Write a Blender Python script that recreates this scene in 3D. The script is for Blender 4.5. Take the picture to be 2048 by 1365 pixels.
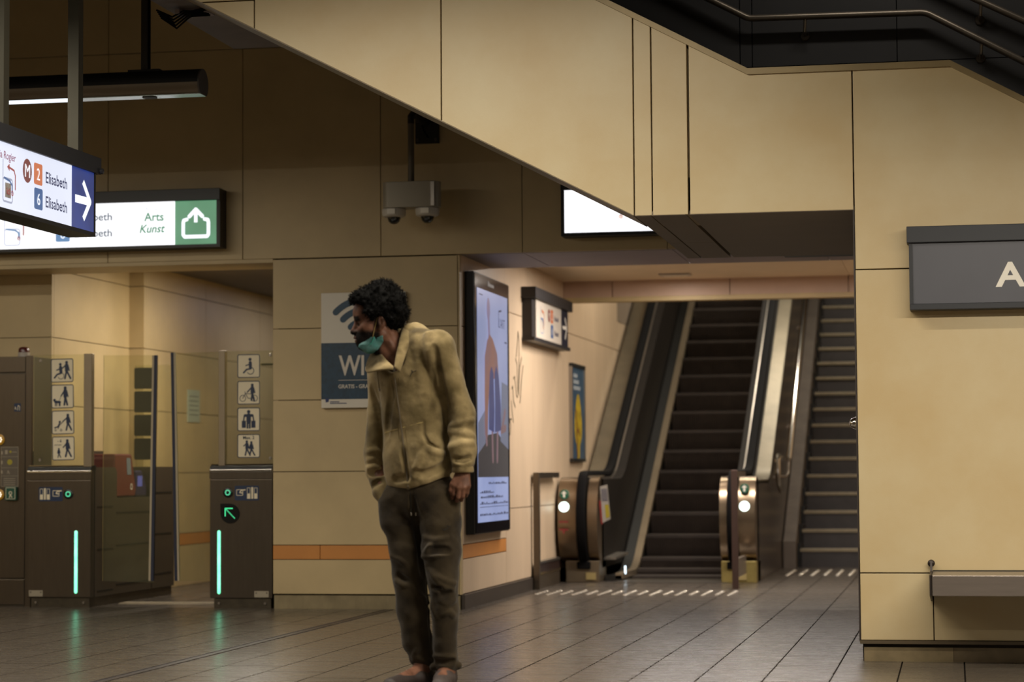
import bpy, bmesh, math, random
import numpy as np
from mathutils import Vector, Matrix

random.seed(7)
scene = bpy.context.scene
for o in list(bpy.data.objects):
    bpy.data.objects.remove(o, do_unlink=True)

# ------------------------------------------------------------------ camera
cam_data = bpy.data.cameras.new('camera')
cam_data.lens = 80.0
cam_data.sensor_width = 36.0
cam_data.sensor_fit = 'HORIZONTAL'
cam_data.clip_end = 200
cam_data.dof.use_dof = True
cam_data.dof.focus_distance = 12.2
cam_data.dof.aperture_fstop = 2.2
cam = bpy.data.objects.new('camera', cam_data)
scene.collection.objects.link(cam)
YAW, PITCH, ROLL = math.radians(10.96), math.radians(3.30), math.radians(-0.379)
_f = Vector((-math.sin(YAW) * math.cos(PITCH), math.cos(YAW) * math.cos(PITCH), math.sin(PITCH)))
_r = Vector((math.cos(YAW), math.sin(YAW), 0))
_u = _r.cross(_f)
_r2 = _r * math.cos(ROLL) + _u * math.sin(ROLL)
_u2 = _u * math.cos(ROLL) - _r * math.sin(ROLL)
cam.matrix_world = Matrix(((_r2.x, _u2.x, -_f.x, 0), (_r2.y, _u2.y, -_f.y, 0), (_r2.z, _u2.z, -_f.z, 0.95), (0, 0, 0, 1)))
scene.camera = cam

# ------------------------------------------------------------------ world, exposure
world = bpy.data.worlds.new('world')
scene.world = world
world.use_nodes = True
bg = world.node_tree.nodes['Background']
bg.inputs[0].default_value = (0.9, 0.75, 0.55, 1)
bg.inputs[1].default_value = 0.02
vs = scene.view_settings
vs.view_transform = 'Standard'
vs.look = 'None'
vs.gamma = 1.0
vs.use_curve_mapping = False
vs.exposure = 0.0

# lamp strengths in watts (every lamp is built further down, in its own housing)
HALL_LAMP_W = 128.0
BENCH_LAMP_W = 255.0
PLATFORM_LAMP_W = 85.0
SIDE_LAMP_W = 45.0
LEFT_FILL_W = 190.0
PASSAGE_LAMP_W = 74.0
UPPER_FILL_W = 12.0
SHAFT_LAMP_W = 90.0
ROOM_LAMP_W = 48.0
WARM = (1.0, 0.91, 0.76)
PINKISH = (1.0, 0.91, 0.84)

# ------------------------------------------------------------------ helpers
COL = scene.collection
ORG = {}


def lin(h):
    if isinstance(h, str):
        h = h.lstrip('#')
        h = [int(h[i:i + 2], 16) / 255 for i in (0, 2, 4)]
    return [c / 12.92 if c <= 0.04045 else ((c + 0.055) / 1.055) ** 2.4 for c in h]


MATS = {}


def mat(name, base, rough=0.6, metal=0.0, var=0.08, scale=3.0, stretch=(1, 1, 1), bump=0.0, bscale=80.0,
        rvar=0.0, spec=0.5, detail=4.0, base2=None, coat=0.0, objspace=False):
    if name in MATS:
        return MATS[name]
    m = bpy.data.materials.new(name)
    m.use_nodes = True
    nt = m.node_tree
    b = nt.nodes['Principled BSDF']
    c = lin(base)
    b.inputs['Roughness'].default_value = rough
    b.inputs['Metallic'].default_value = metal
    b.inputs['Specular IOR Level'].default_value = spec
    if coat:
        b.inputs['Coat Weight'].default_value = coat
        b.inputs['Coat Roughness'].default_value = 0.08
    if objspace:
        tc = nt.nodes.new('ShaderNodeTexCoord')
        src = tc.outputs['Object']
    else:
        tc = nt.nodes.new('ShaderNodeNewGeometry')
        src = tc.outputs['Position']
    mp = nt.nodes.new('ShaderNodeMapping')
    mp.inputs['Scale'].default_value = stretch
    nt.links.new(src, mp.inputs['Vector'])
    n = nt.nodes.new('ShaderNodeTexNoise')
    n.inputs['Scale'].default_value = scale
    n.inputs['Detail'].default_value = detail
    n.inputs['Roughness'].default_value = 0.6
    nt.links.new(mp.outputs[0], n.inputs['Vector'])
    cr = nt.nodes.new('ShaderNodeValToRGB')
    d = lin(base2) if base2 else [max(0, x * (1 - var)) for x in c]
    e = c if base2 else [min(1, x * (1 + var)) for x in c]
    cr.color_ramp.elements[0].position = 0.33
    cr.color_ramp.elements[0].color = (*d, 1)
    cr.color_ramp.elements[1].position = 0.67
    cr.color_ramp.elements[1].color = (*e, 1)
    nt.links.new(n.outputs['Fac'], cr.inputs['Fac'])
    nt.links.new(cr.outputs['Color'], b.inputs['Base Color'])
    if rvar:
        mr = nt.nodes.new('ShaderNodeMapRange')
        mr.inputs['To Min'].default_value = max(0.02, rough - rvar)
        mr.inputs['To Max'].default_value = rough + rvar
        nt.links.new(n.outputs['Fac'], mr.inputs['Value'])
        nt.links.new(mr.outputs[0], b.inputs['Roughness'])
    if bump:
        n2 = nt.nodes.new('ShaderNodeTexNoise')
        n2.inputs['Scale'].default_value = bscale
        n2.inputs['Detail'].default_value = 3
        nt.links.new(mp.outputs[0], n2.inputs['Vector'])
        bp = nt.nodes.new('ShaderNodeBump')
        bp.inputs['Strength'].default_value = bump
        bp.inputs['Distance'].default_value = 0.01
        nt.links.new(n2.outputs['Fac'], bp.inputs['Height'])
        nt.links.new(bp.outputs[0], b.inputs['Normal'])
    MATS[name] = m
    return m


def emat(name, base, strength, base2=None, scale=2.0):
    if name in MATS:
        return MATS[name]
    m = bpy.data.materials.new(name)
    m.use_nodes = True
    nt = m.node_tree
    b = nt.nodes['Principled BSDF']
    c = lin(base)
    d = lin(base2) if base2 else [x * 0.94 for x in c]
    g = nt.nodes.new('ShaderNodeNewGeometry')
    n = nt.nodes.new('ShaderNodeTexNoise')
    n.inputs['Scale'].default_value = scale
    nt.links.new(g.outputs['Position'], n.inputs['Vector'])
    cr = nt.nodes.new('ShaderNodeValToRGB')
    cr.color_ramp.elements[0].position = 0.35
    cr.color_ramp.elements[0].color = (*d, 1)
    cr.color_ramp.elements[1].position = 0.65
    cr.color_ramp.elements[1].color = (*c, 1)
    nt.links.new(n.outputs['Fac'], cr.inputs['Fac'])
    b.inputs['Base Color'].default_value = (0.1, 0.1, 0.1, 1)
    b.inputs['Roughness'].default_value = 0.25
    nt.links.new(cr.outputs['Color'], b.inputs['Emission Color'])
    b.inputs['Emission Strength'].default_value = strength
    MATS[name] = m
    return m


def glassmat(name, tint, rough=0.02, mixf=0.8):
    if name in MATS:
        return MATS[name]
    m = bpy.data.materials.new(name)
    m.use_nodes = True
    nt = m.node_tree
    nt.nodes.remove(nt.nodes['Principled BSDF'])
    out = nt.nodes['Material Output']
    tr = nt.nodes.new('ShaderNodeBsdfTransparent')
    tr.inputs[0].default_value = (*tint, 1)
    gl = nt.nodes.new('ShaderNodeBsdfGlossy')
    gl.inputs['Roughness'].default_value = rough
    gl.inputs['Color'].default_value = (0.9, 0.95, 0.85, 1)
    df = nt.nodes.new('ShaderNodeBsdfDiffuse')
    df.inputs[0].default_value = (0.34, 0.34, 0.22, 1)
    g = nt.nodes.new('ShaderNodeNewGeometry')
    n = nt.nodes.new('ShaderNodeTexNoise')
    n.inputs['Scale'].default_value = 5
    nt.links.new(g.outputs['Position'], n.inputs['Vector'])
    mr = nt.nodes.new('ShaderNodeMapRange')
    mr.inputs['To Min'].default_value = 0.02
    mr.inputs['To Max'].default_value = 0.09
    nt.links.new(n.outputs['Fac'], mr.inputs['Value'])
    m1 = nt.nodes.new('ShaderNodeMixShader')
    nt.links.new(mr.outputs[0], m1.inputs[0])
    nt.links.new(tr.outputs[0], m1.inputs[1])
    nt.links.new(df.outputs[0], m1.inputs[2])
    m2 = nt.nodes.new('ShaderNodeMixShader')
    fr = nt.nodes.new('ShaderNodeFresnel')
    fr.inputs['IOR'].default_value = 1.45
    nt.links.new(fr.outputs[0], m2.inputs[0])
    nt.links.new(m1.outputs[0], m2.inputs[1])
    nt.links.new(gl.outputs[0], m2.inputs[2])
    nt.links.new(m2.outputs[0], out.inputs['Surface'])
    MATS[name] = m
    return m


def tag(o, label=None, cat=None, group=None, kind=None):
    if label:
        o['label'] = label
    if cat:
        o['category'] = cat
    if group:
        o['group'] = group
    if kind:
        o['kind'] = kind
    return o


def thing(name, label, cat, loc, group=None, rz=0.0):
    o = bpy.data.objects.new(name, None)
    o.empty_display_size = 0.1
    COL.objects.link(o)
    o.location = loc
    o.rotation_euler = (0, 0, rz)
    ORG[o] = Vector(loc)
    return tag(o, label, cat, group)


class MB:
    def __init__(self):
        self.v = []
        self.f = []

    def add(self, vs_, fs_):
        b = len(self.v)
        self.v += [tuple(p) for p in vs_]
        self.f += [tuple(i + b for i in f) for f in fs_]
        return self

    def box(self, x0, x1, y0, y1, z0, z1):
        return self.add([(x0, y0, z0), (x1, y0, z0), (x1, y1, z0), (x0, y1, z0), (x0, y0, z1), (x1, y0, z1), (x1, y1, z1), (x0, y1, z1)],
                        [(0, 3, 2, 1), (4, 5, 6, 7), (0, 1, 5, 4), (1, 2, 6, 5), (2, 3, 7, 6), (3, 0, 4, 7)])

    def prism(self, poly, axis, a0, a1):
        n = len(poly)

        def p3(p, a):
            if axis == 'x':
                return (a, p[0], p[1])
            if axis == 'y':
                return (p[0], a, p[1])
            return (p[0], p[1], a)
        return self.add([p3(p, a0) for p in poly] + [p3(p, a1) for p in poly],
                        [tuple(range(n)), tuple(range(2 * n - 1, n - 1, -1))] + [(i, (i + 1) % n, n + (i + 1) % n, n + i) for i in range(n)])

    def tube(self, path, r, n=10, closed=False):
        P = [Vector(p) for p in path]
        m = len(P)
        R = r if isinstance(r, (list, tuple)) else [r] * m
        T = []
        for i in range(m):
            a = P[(i - 1) % m] if closed or i > 0 else P[i]
            b = P[(i + 1) % m] if closed or i < m - 1 else P[i]
            T.append((b - a).normalized())
        ref = Vector((0, 0, 1)) if abs(T[0].z) < 0.9 else Vector((1, 0, 0))
        nrm = (ref - T[0] * ref.dot(T[0])).normalized()
        vs_, fs_ = [], []
        for i in range(m):
            nrm = nrm - T[i] * nrm.dot(T[i])
            nrm.normalize()
            bi = T[i].cross(nrm)
            for k in range(n):
                a = 2 * math.pi * k / n
                vs_.append(P[i] + (nrm * math.cos(a) + bi * math.sin(a)) * R[i])
        for i in range(m if closed else m - 1):
            j = (i + 1) % m
            for k in range(n):
                k2 = (k + 1) % n
                fs_.append((i * n + k, i * n + k2, j * n + k2, j * n + k))
        if not closed:
            fs_.append(tuple(range(n - 1, -1, -1)))
            fs_.append(tuple(range((m - 1) * n, m * n)))
        return self.add(vs_, fs_)

    def cyl(self, p0, p1, r, n=16):
        return self.tube([p0, p1], r, n)

    def sweep(self, path, prof, side):
        """rectangular-ish profile list of (s, t): s along 'side' vector, t along the in-plane normal"""
        P = [Vector(p) for p in path]
        S = Vector(side).normalized()
        m, n = len(P), len(prof)
        vs_, fs_ = [], []
        for i in range(m):
            t = (P[min(m - 1, i + 1)] - P[max(0, i - 1)]).normalized()
            nn = S.cross(t).normalized()
            for s, q in prof:
                vs_.append(P[i] + S * s + nn * q)
        for i in range(m - 1):
            for k in range(n):
                k2 = (k + 1) % n
                fs_.append((i * n + k, i * n + k2, (i + 1) * n + k2, (i + 1) * n + k))
        fs_.append(tuple(range(n - 1, -1, -1)))
        fs_.append(tuple(range((m - 1) * n, m * n)))
        return self.add(vs_, fs_)

    def lathe(self, c, prof, n=20, axis='z'):
        vs_, fs_ = [], []
        for r, h in prof:
            for k in range(n):
                a = 2 * math.pi * k / n
                x, y = r * math.cos(a), r * math.sin(a)
                if axis == 'z':
                    vs_.append((c[0] + x, c[1] + y, c[2] + h))
                elif axis == 'y':
                    vs_.append((c[0] + x, c[1] + h, c[2] + y))
                else:
                    vs_.append((c[0] + h, c[1] + x, c[2] + y))
        m = len(prof)
        for i in range(m - 1):
            for k in range(n):
                k2 = (k + 1) % n
                fs_.append((i * n + k, i * n + k2, (i + 1) * n + k2, (i + 1) * n + k))
        fs_.append(tuple(range(n - 1, -1, -1)))
        fs_.append(tuple(range((m - 1) * n, m * n)))
        return self.add(vs_, fs_)

    def mesh(self, name, off, m, smooth, flat=False):
        me = bpy.data.meshes.new(name)
        me.from_pydata([(p[0] - off[0], p[1] - off[1], p[2] - off[2]) for p in self.v], [], self.f)
        if not flat:
            bm = bmesh.new()
            bm.from_mesh(me)
            bmesh.ops.recalc_face_normals(bm, faces=bm.faces)
            bm.to_mesh(me)
            bm.free()
        if smooth:
            for p in me.polygons:
                p.use_smooth = True
            me.set_sharp_from_angle(angle=math.radians(smooth if smooth > 1 else 40))
        if m:
            me.materials.append(m)
        return me

    def build(self, name, m, parent=None, smooth=0, bevel=0.0, flat=False, label=None, kind=None):
        xs = [p[0] for p in self.v]
        ys = [p[1] for p in self.v]
        zs = [p[2] for p in self.v]
        c = Vector(((min(xs) + max(xs)) / 2, (min(ys) + max(ys)) / 2, (min(zs) + max(zs)) / 2))
        if parent is None:
            c.z = min(zs)
        me = self.mesh(name, c, m, smooth, flat)
        o = bpy.data.objects.new(name, me)
        COL.objects.link(o)
        ORG[o] = c
        if parent is not None:
            o.parent = parent
            o.location = c - ORG[parent]
        else:
            o.location = c
        if bevel:
            bv = o.modifiers.new('bevel', 'BEVEL')
            bv.width = bevel
            bv.segments = 2
            bv.limit_method = 'ANGLE'
            bv.angle_limit = math.radians(40)
            bv.harden_normals = False
        if label:
            o['label'] = label
        if kind:
            o['kind'] = kind
        return o


def struct(o):
    o['kind'] = 'structure'
    return o


def copy_part(o, delta):
    c = o.copy()
    COL.objects.link(c)
    c.parent = o.parent
    c.location = o.location + Vector(delta)
    ORG[c] = ORG[o] + Vector(delta)
    return c


class Art:
    """flat printed shapes in the plane of a sign: x along ux, y along uy"""

    def __init__(self, o, ux, uy, lift=0.001):
        self.o = Vector(o)
        self.ux = Vector(ux)
        self.uy = Vector(uy)
        self.n = self.ux.cross(self.uy).normalized()
        self.lift = lift
        self.mb = MB()
        self.k = 0

    def P(self, x, y):
        return self.o + self.ux * x + self.uy * y + self.n * self.lift

    def poly(self, pts):
        self.k += 1
        self.lift += 0.00002          # keeps overlapping strokes from sharing one plane
        self.mb.add([self.P(*p) for p in pts], [tuple(range(len(pts)))])
        return self

    def rect(self, x0, y0, x1, y1):
        return self.poly([(x0, y0), (x1, y0), (x1, y1), (x0, y1)])

    def rrect(self, x0, y0, x1, y1, r, n=5):
        pts = []
        for cx, cy, a0 in ((x1 - r, y0 + r, -90), (x1 - r, y1 - r, 0), (x0 + r, y1 - r, 90), (x0 + r, y0 + r, 180)):
            for k in range(n + 1):
                a = math.radians(a0 + 90 * k / n)
                pts.append((cx + r * math.cos(a), cy + r * math.sin(a)))
        return self.poly(pts)

    def rframe(self, x0, y0, x1, y1, r, w, n=5):
        def ring(x0, y0, x1, y1, r):
            pts = []
            for cx, cy, a0 in ((x1 - r, y0 + r, -90), (x1 - r, y1 - r, 0), (x0 + r, y1 - r, 90), (x0 + r, y0 + r, 180)):
                for k in range(n + 1):
                    a = math.radians(a0 + 90 * k / n)
                    pts.append((cx + r * math.cos(a), cy + r * math.sin(a)))
            return pts
        A = ring(x0, y0, x1, y1, r)
        B = ring(x0 + w, y0 + w, x1 - w, y1 - w, max(r - w, 0.0005))
        m = len(A)
        self.mb.add([self.P(*p) for p in A + B], [(i, (i + 1) % m, m + (i + 1) % m, m + i) for i in range(m)])
        return self

    def disc(self, cx, cy, r, n=22, ry=None):
        ry = ry or r
        return self.poly([(cx + r * math.cos(2 * math.pi * k / n), cy + ry * math.sin(2 * math.pi * k / n)) for k in range(n)])

    def arc(self, cx, cy, r, w, a0, a1, n=18):
        pts = []
        for k in range(n + 1):
            a = math.radians(a0 + (a1 - a0) * k / n)
            pts.append((cx + r * math.cos(a), cy + r * math.sin(a)))
        return self.line(pts, w)

    def line(self, pts, w, cap=True):
        for i in range(len(pts) - 1):
            (x0, y0), (x1, y1) = pts[i], pts[i + 1]
            L = math.hypot(x1 - x0, y1 - y0) or 1e-9
            nx, ny = -(y1 - y0) / L * w / 2, (x1 - x0) / L * w / 2
            self.poly([(x0 + nx, y0 + ny), (x0 - nx, y0 - ny), (x1 - nx, y1 - ny), (x1 + nx, y1 + ny)])
        if cap:
            for x, y in pts:
                self.disc(x, y, w / 2, 10)
        return self

    def build(self, name, m, parent, label=None):
        return self.mb.build(name, m, parent, flat=True, label=label)


def text(s, size, o, ux, uy, m, parent, name='lettering', align='LEFT', bold=0.0, shear=0.0, xs=1.0, lift=0.0015, width=None):
    cu = bpy.data.curves.new('lettering', 'FONT')
    cu.body = s
    cu.size = size
    cu.align_x = align
    cu.offset = bold
    cu.shear = shear
    cu.resolution_u = 3
    to = bpy.data.objects.new('tmp_lettering', cu)
    COL.objects.link(to)
    dg = bpy.context.evaluated_depsgraph_get()
    me = bpy.data.meshes.new_from_object(to.evaluated_get(dg))
    bpy.data.objects.remove(to, do_unlink=True)
    if width:
        vx = [v.co.x for v in me.vertices]
        xs = width / (max(vx) - min(vx))
    ux, uy, o = Vector(ux), Vector(uy), Vector(o)
    n = ux.cross(uy).normalized()
    mb = MB()
    mb.add([o + ux * v.co.x * xs + uy * v.co.y + n * lift for v in me.vertices], [tuple(p.vertices) for p in me.polygons])
    bpy.data.meshes.remove(me)
    return mb.build(name, m, parent, flat=True)


def area_light(name, loc, sx, sy, power, color, parent=None, rot=(0, 0, 0), spread=180):
    d = bpy.data.lights.new(name, 'AREA')
    d.shape = 'RECTANGLE'
    d.size = sx
    d.size_y = sy
    d.energy = power
    d.color = color
    d.spread = math.radians(spread)
    o = bpy.data.objects.new(name, d)
    COL.objects.link(o)
    o.rotation_euler = rot
    if parent is not None:
        o.parent = parent
        o.location = Vector(loc) - ORG[parent]
    else:
        o.location = loc
    return o


# ------------------------------------------------------------------ materials
PANEL = mat('beige_panel', '#baa47a', 0.5, 0, 0.09, 1.6, bump=0.03, bscale=140, detail=6)
PANEL_P = mat('passage_panel', '#c9b295', 0.45, 0, 0.06, 3.0, stretch=(1, 1, 0.25), bump=0.02, bscale=90)
PANEL_R = mat('pillar_panel', '#c4b490', 0.45, 0, 0.07, 1.3, base2='#baa378', bump=0.03, bscale=160, detail=6)
BACKING = mat('joint_backing', '#2c2418', 0.9)
ORANGE = mat('orange_band', '#bd7d3c', 0.5, 0, 0.06)
TILE = mat('floor_tile', '#4d463e', 0.27, 0, 0.10, 5.0, stretch=(0.6, 5, 1), bump=0.025, bscale=14, rvar=0.07, spec=0.6, detail=5)
GROUT = mat('grout', '#171310', 0.95, spec=0.05)
STEEL = mat('brushed_steel', '#8f857a', 0.34, 0.7, 0.06, 6, stretch=(1, 1, 14), bump=0.012, bscale=60)
STEEL_D = mat('dark_steel', '#5d554d', 0.38, 0.65, 0.08, 6, stretch=(1, 1, 10))
CHROME = mat('polished_steel', '#d8d2c8', 0.12, 1.0, 0.03)
BLACK = mat('black_paint', '#16140f', 0.45, 0, 0.1)
RUBBER = mat('black_rubber', '#0b0a0a', 0.75, 0, 0.1, spec=0.1)
DARKGREY = mat('dark_grey_metal', '#2d2c2e', 0.42, 0.2, 0.06)
SIGNGREY = mat('sign_grey', '#4b4b52', 0.4, 0.1, 0.05)
WHITE = mat('white_print', '#e6e0d4', 0.5, 0, 0.03)
NAVY = mat('navy_print', '#15233f', 0.45, 0, 0.05)
SILVER = mat('aluminium', '#a9a196', 0.3, 0.9, 0.04)
SOFFIT = mat('soffit_panel', '#8d8180', 0.6, 0, 0.05)
CONCRETE = mat('concrete', '#6a625a', 0.75, 0, 0.14, 5, bump=0.08, bscale=60)
STAIRST = mat('stair_stone', '#3d3a3a', 0.6, 0, 0.12, 9, bump=0.05)
NOSING = mat('stair_nosing', '#8b8069', 0.5, 0.1, 0.1, 12)
DARKWALL = mat('dark_wall_panel', '#3b3b3e', 0.55, 0.1, 0.1, 2)
CEILM = mat('hall_ceiling', '#2a2622', 0.8, 0, 0.1)
GLASS = glassmat('greenish_glass', (0.97, 0.975, 0.90))
# ================================================================== STRUCTURE
F, P, X0 = 15.5, 11.49, -3.372          # far wall plane, near wall plane, passage wall plane
G = 0.0025                               # half a joint

# ---- floor
floor = struct(MB().box(-9.5, 4.0, -4.0, 24.5, -0.25, -0.006).build('floor', GROUT))
MB().box(-9.5, 4.0, -4.0, 4.2, -0.02, 0.0).build('floor_slab', TILE, floor)
tiles = []
tx0 = -0.568 - 0.3 * 30
for i in range(46):
    xa = tx0 + 0.3 * i
    xb = xa + 0.3
    if xb < -9.5 or xa > 4.0:
        continue
    y = 4.29 + (0.3 if i % 2 else 0.0) - 0.6
    while y < 24.4:
        ya, yb = max(y, 4.2), min(y + 0.6, 24.5)
        if yb - ya > 0.05:
            tiles.append((max(xa, -9.5), min(xb, 4.0), ya, yb))
        y += 0.6


def in_view(x, y):
    d = Vector((x, y, -0.95))
    z = d.dot(_f)
    u, v = d.dot(_r2) / z, d.dot(_u2) / z
    return abs(u) < 0.232 and abs(v) < 0.155


def hidden_tile(x, y):
    # under the fare gates, behind the pier, behind the pillar, under the escalator
    if y > 15.6 and -4.75 < x < -3.4:
        return True
    if y > 11.6 and x > -0.35 + (y - 11.5) * -0.04:
        return True
    if y > 19.6 and x < -1.6:
        return True
    if y > 16.1 and x < -5.0:
        return True
    return y > 22.6


def tile_mesh(mb, t):
    xa, xb, ya, yb = t
    xa, xb, ya, yb = xa + 0.0038, xb - 0.0038, ya + 0.0030, yb - 0.0030
    mb.add([(xa, ya, -0.012), (xb, ya, -0.012), (xb, yb, -0.012), (xa, yb, -0.012),
            (xa, ya, 0), (xb, ya, 0), (xb, yb, 0), (xa, yb, 0)],
           [(0, 1, 5, 4), (1, 2, 6, 5), (2, 3, 7, 6), (3, 0, 4, 7), (4, 5, 6, 7)])


def visible(t):
    return any(in_view(x, y) and not hidden_tile(x, y) for x in t[:2] for y in t[2:])


vis = [t for t in tiles if visible(t)]
vis.sort(key=lambda t: t[2])
near, seen = vis[:300], set(vis[:300])
tile_cache = {}
for t in near:
    key = (round(t[1] - t[0], 3), round(t[3] - t[2], 3))
    cx, cy = (t[0] + t[1]) / 2, (t[2] + t[3]) / 2
    if key not in tile_cache:
        mb = MB()
        tile_mesh(mb, t)
        tile_cache[key] = mb.mesh('tile', (cx, cy, 0), TILE, 0, True)
    o = bpy.data.objects.new('tile', tile_cache[key])
    COL.objects.link(o)
    o.parent = floor
    o.location = Vector((cx, cy, random.uniform(-0.0004, 0.0004))) - ORG[floor]
    o.rotation_euler = (random.gauss(0, 0.0003), random.gauss(0, 0.0005), 0)
mb = MB()
for t in tiles:
    if t not in seen:
        tile_mesh(mb, t)
mb.build('tiles', TILE, floor, flat=True, kind='stuff')

# expansion joint: two metal lips with a dark channel between, flush with the tiles
mb = MB()
mb.box(-3.905, -3.893, 4.2, 15.44, -0.004, 0.004).box(-3.852, -3.840, 4.2, 15.44, -0.004, 0.004)
mb.build('expansion_joint_lip', mat('joint_lip', '#4a443f', 0.35, 0.7), floor)
MB().box(-3.893, -3.852, 4.2, 15.44, -0.006, 0.0012).build('expansion_joint_channel', mat('joint_channel', '#2a2426', 0.4), floor)

# tactile warning studs
STUDM = mat('tactile_stud', '#e6dfd0', 0.2, 0.45, 0.03, spec=0.9)
sm = MB().lathe((0, 0, 0), [(0.0175, 0), (0.0170, 0.004), (0.012, 0.0068), (0.002, 0.0078)], 12).mesh('tactile_stud', (0, 0, 0), STUDM, 40)
spots = []
for i in range(16):
    x = -3.20 + 0.1 * i
    for j in range(5 if i % 2 else 4):
        spots.append((x, 17.40 + 0.145 * j + (0.0 if i % 2 else 0.07)))
for i in range(11):
    for j in range(8):
        spots.append((-1.50 + 0.112 * i, 20.75 + 0.145 * j + (0.07 if i % 2 else 0)))
for x, y in spots:
    o = bpy.data.objects.new('tactile_stud', sm)
    COL.objects.link(o)
    o.parent = floor
    o.location = Vector((x, y, 0.0)) - ORG[floor]
# pale ribbed strip in the gate lane
mb = MB().box(-6.05, -5.16, 15.95, 16.13, -0.002, 0.004)
for i in range(44):
    mb.box(-6.045 + 0.02 * i, -6.033 + 0.02 * i, 15.955, 16.125, 0.004, 0.009)
mb.build('tactile_strip', mat('pale_rib', '#a89b86', 0.5), floor)


def panel_y(parent, poly, y0=F, th=0.035, m=PANEL, name='panel'):
    return MB().prism(poly, 'y', y0, y0 + th).build(name, m, parent, bevel=0.002)


def rect(x0, x1, z0, z1, g=G):
    return [(x0 + g, z0 + g), (x1 - g, z0 + g), (x1 - g, z1 - g), (x0 + g, z1 - g)]


# ---- far wall: dark backing with cladding panels hung in front
wall_far = struct(MB().box(-9.5, 4.0, F + 0.04, 16.0, 2.49, 5.0).box(-4.70, X0 - 0.04, F + 0.04, 17.2, 0.0, 2.49).build('wall_far', BACKING))
cols = [-5.967 + 1.0145 * k for k in range(-4, 11)]
cols = [c for c in cols if -9.6 < c < 4.0]
for a, b in zip([-9.5] + cols, cols + [4.0]):
    if b - a > 0.05:
        panel_y(wall_far, rect(a, b, 2.475, 3.995))
        panel_y(wall_far, rect(a, b, 3.995, 5.0))
zs = [0.102, 0.345, 0.446, 0.963, 1.468, 1.975, 2.471]
for z0, z1 in zip(zs[:-1], zs[1:]):
    if z0 == 0.345:
        for a, b in ((-4.731, -4.386), (-4.386, -3.386)):
            panel_y(wall_far, rect(a, b, z0, z1, 0.002), m=ORANGE, name='orange_band')
    else:
        panel_y(wall_far, rect(-4.731, -3.386, z0, z1))
# narrow return panel that wraps the pier's passage corner
MB().box(-3.384, X0, F, F + 0.06, 0.102, 2.471).build('corner_panel', PANEL, wall_far)
struct(MB().box(-4.72, X0 - 0.006, F - 0.004, F + 0.03, 0.0, 0.094).build('baseboard_far', mat('worn_steel', '#8f8164', 0.35, 0.35, 0.2, 5, stretch=(2, 1, 1))))
# lintel underside over the gate lanes
struct(MB().box(-9.5, -4.731, F + 0.005, 16.0, 2.45, 2.476).build('trim_1', PANEL))

# ---- passage wall (runs away from the camera beside the screen)
wall_passage = struct(MB().box(X0 - 0.30, X0 - 0.04, F + 0.3, 31.0, 0.0, 6.5).build('wall_passage', BACKING))


def panel_x(parent, ya, yb, za, zb, m=PANEL_P, name='panel', g=0.003, x=X0):
    return MB().box(x - 0.04, x, ya + g, yb - g, za + g, zb - g).build(name, m, parent, bevel=0.002)


panel_x(wall_passage, F + 0.06, 17.13, 0.446, 1.975)
panel_x(wall_passage, F + 0.06, 17.13, 1.975, 2.70)
panel_x(wall_passage, F + 0.06, 17.13, 0.102, 0.345)
panel_x(wall_passage, F + 0.06, 17.13, 0.345, 0.446, ORANGE, 'orange_band')
ys = [17.13, 18.30, 19.9, 21.5, 23.1, 24.7, 26.3, 27.9, 29.5, 31.0]
for a, b in zip(ys[:-1], ys[1:]):
    for c, d in ((0.102, 0.669), (0.669, 2.191), (2.191, 3.71), (3.71, 5.2), (5.2, 6.5)):
        panel_x(wall_passage, a, b, c, d)
# darker grey inset panel high on the wall beside the escalator
MB().box(X0 - 0.001, X0 + 0.004, 23.1, 24.45, 2.49, 3.1).build('grey_inset_panel', mat('grey_inset', '#8a7b6a', 0.6), wall_passage)
struct(MB().box(X0, X0 + 0.025, F + 0.012, 18.1, 0.0, 0.100).build('baseboard_passage', mat('baseboard_dark', '#4c443d', 0.4, 0.5)))
# scrawled marker tag on the wall
g_art = Art((X0, 0, 0), (0, 1, 0), (0, 0, 1), 0.002)
INK = mat('marker_ink', '#4a4028', 0.7)
for st in ([(17.30, 1.24), (17.33, 1.30), (17.30, 1.36), (17.36, 1.36)],
           [(17.36, 1.50), (17.40, 1.40), (17.44, 1.34)],
           [(17.38, 1.60), (17.42, 1.62), (17.46, 1.50), (17.52, 1.46)],
           [(17.46, 1.68), (17.50, 1.70), (17.58, 1.55), (17.62, 1.54)],
           [(17.55, 1.84), (17.60, 1.80), (17.62, 1.62), (17.66, 1.56), (17.72, 1.78), (17.80, 1.86)],
           [(17.58, 1.86), (17.66, 2.06), (17.70, 1.98), (17.66, 1.60)],
           [(17.72, 1.50), (17.78, 1.66), (17.86, 1.80)]):
    g_art.line(st, 0.014)
g_art.build('marker_scrawl', INK, wall_passage, 'dark looping marker scrawl')

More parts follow.
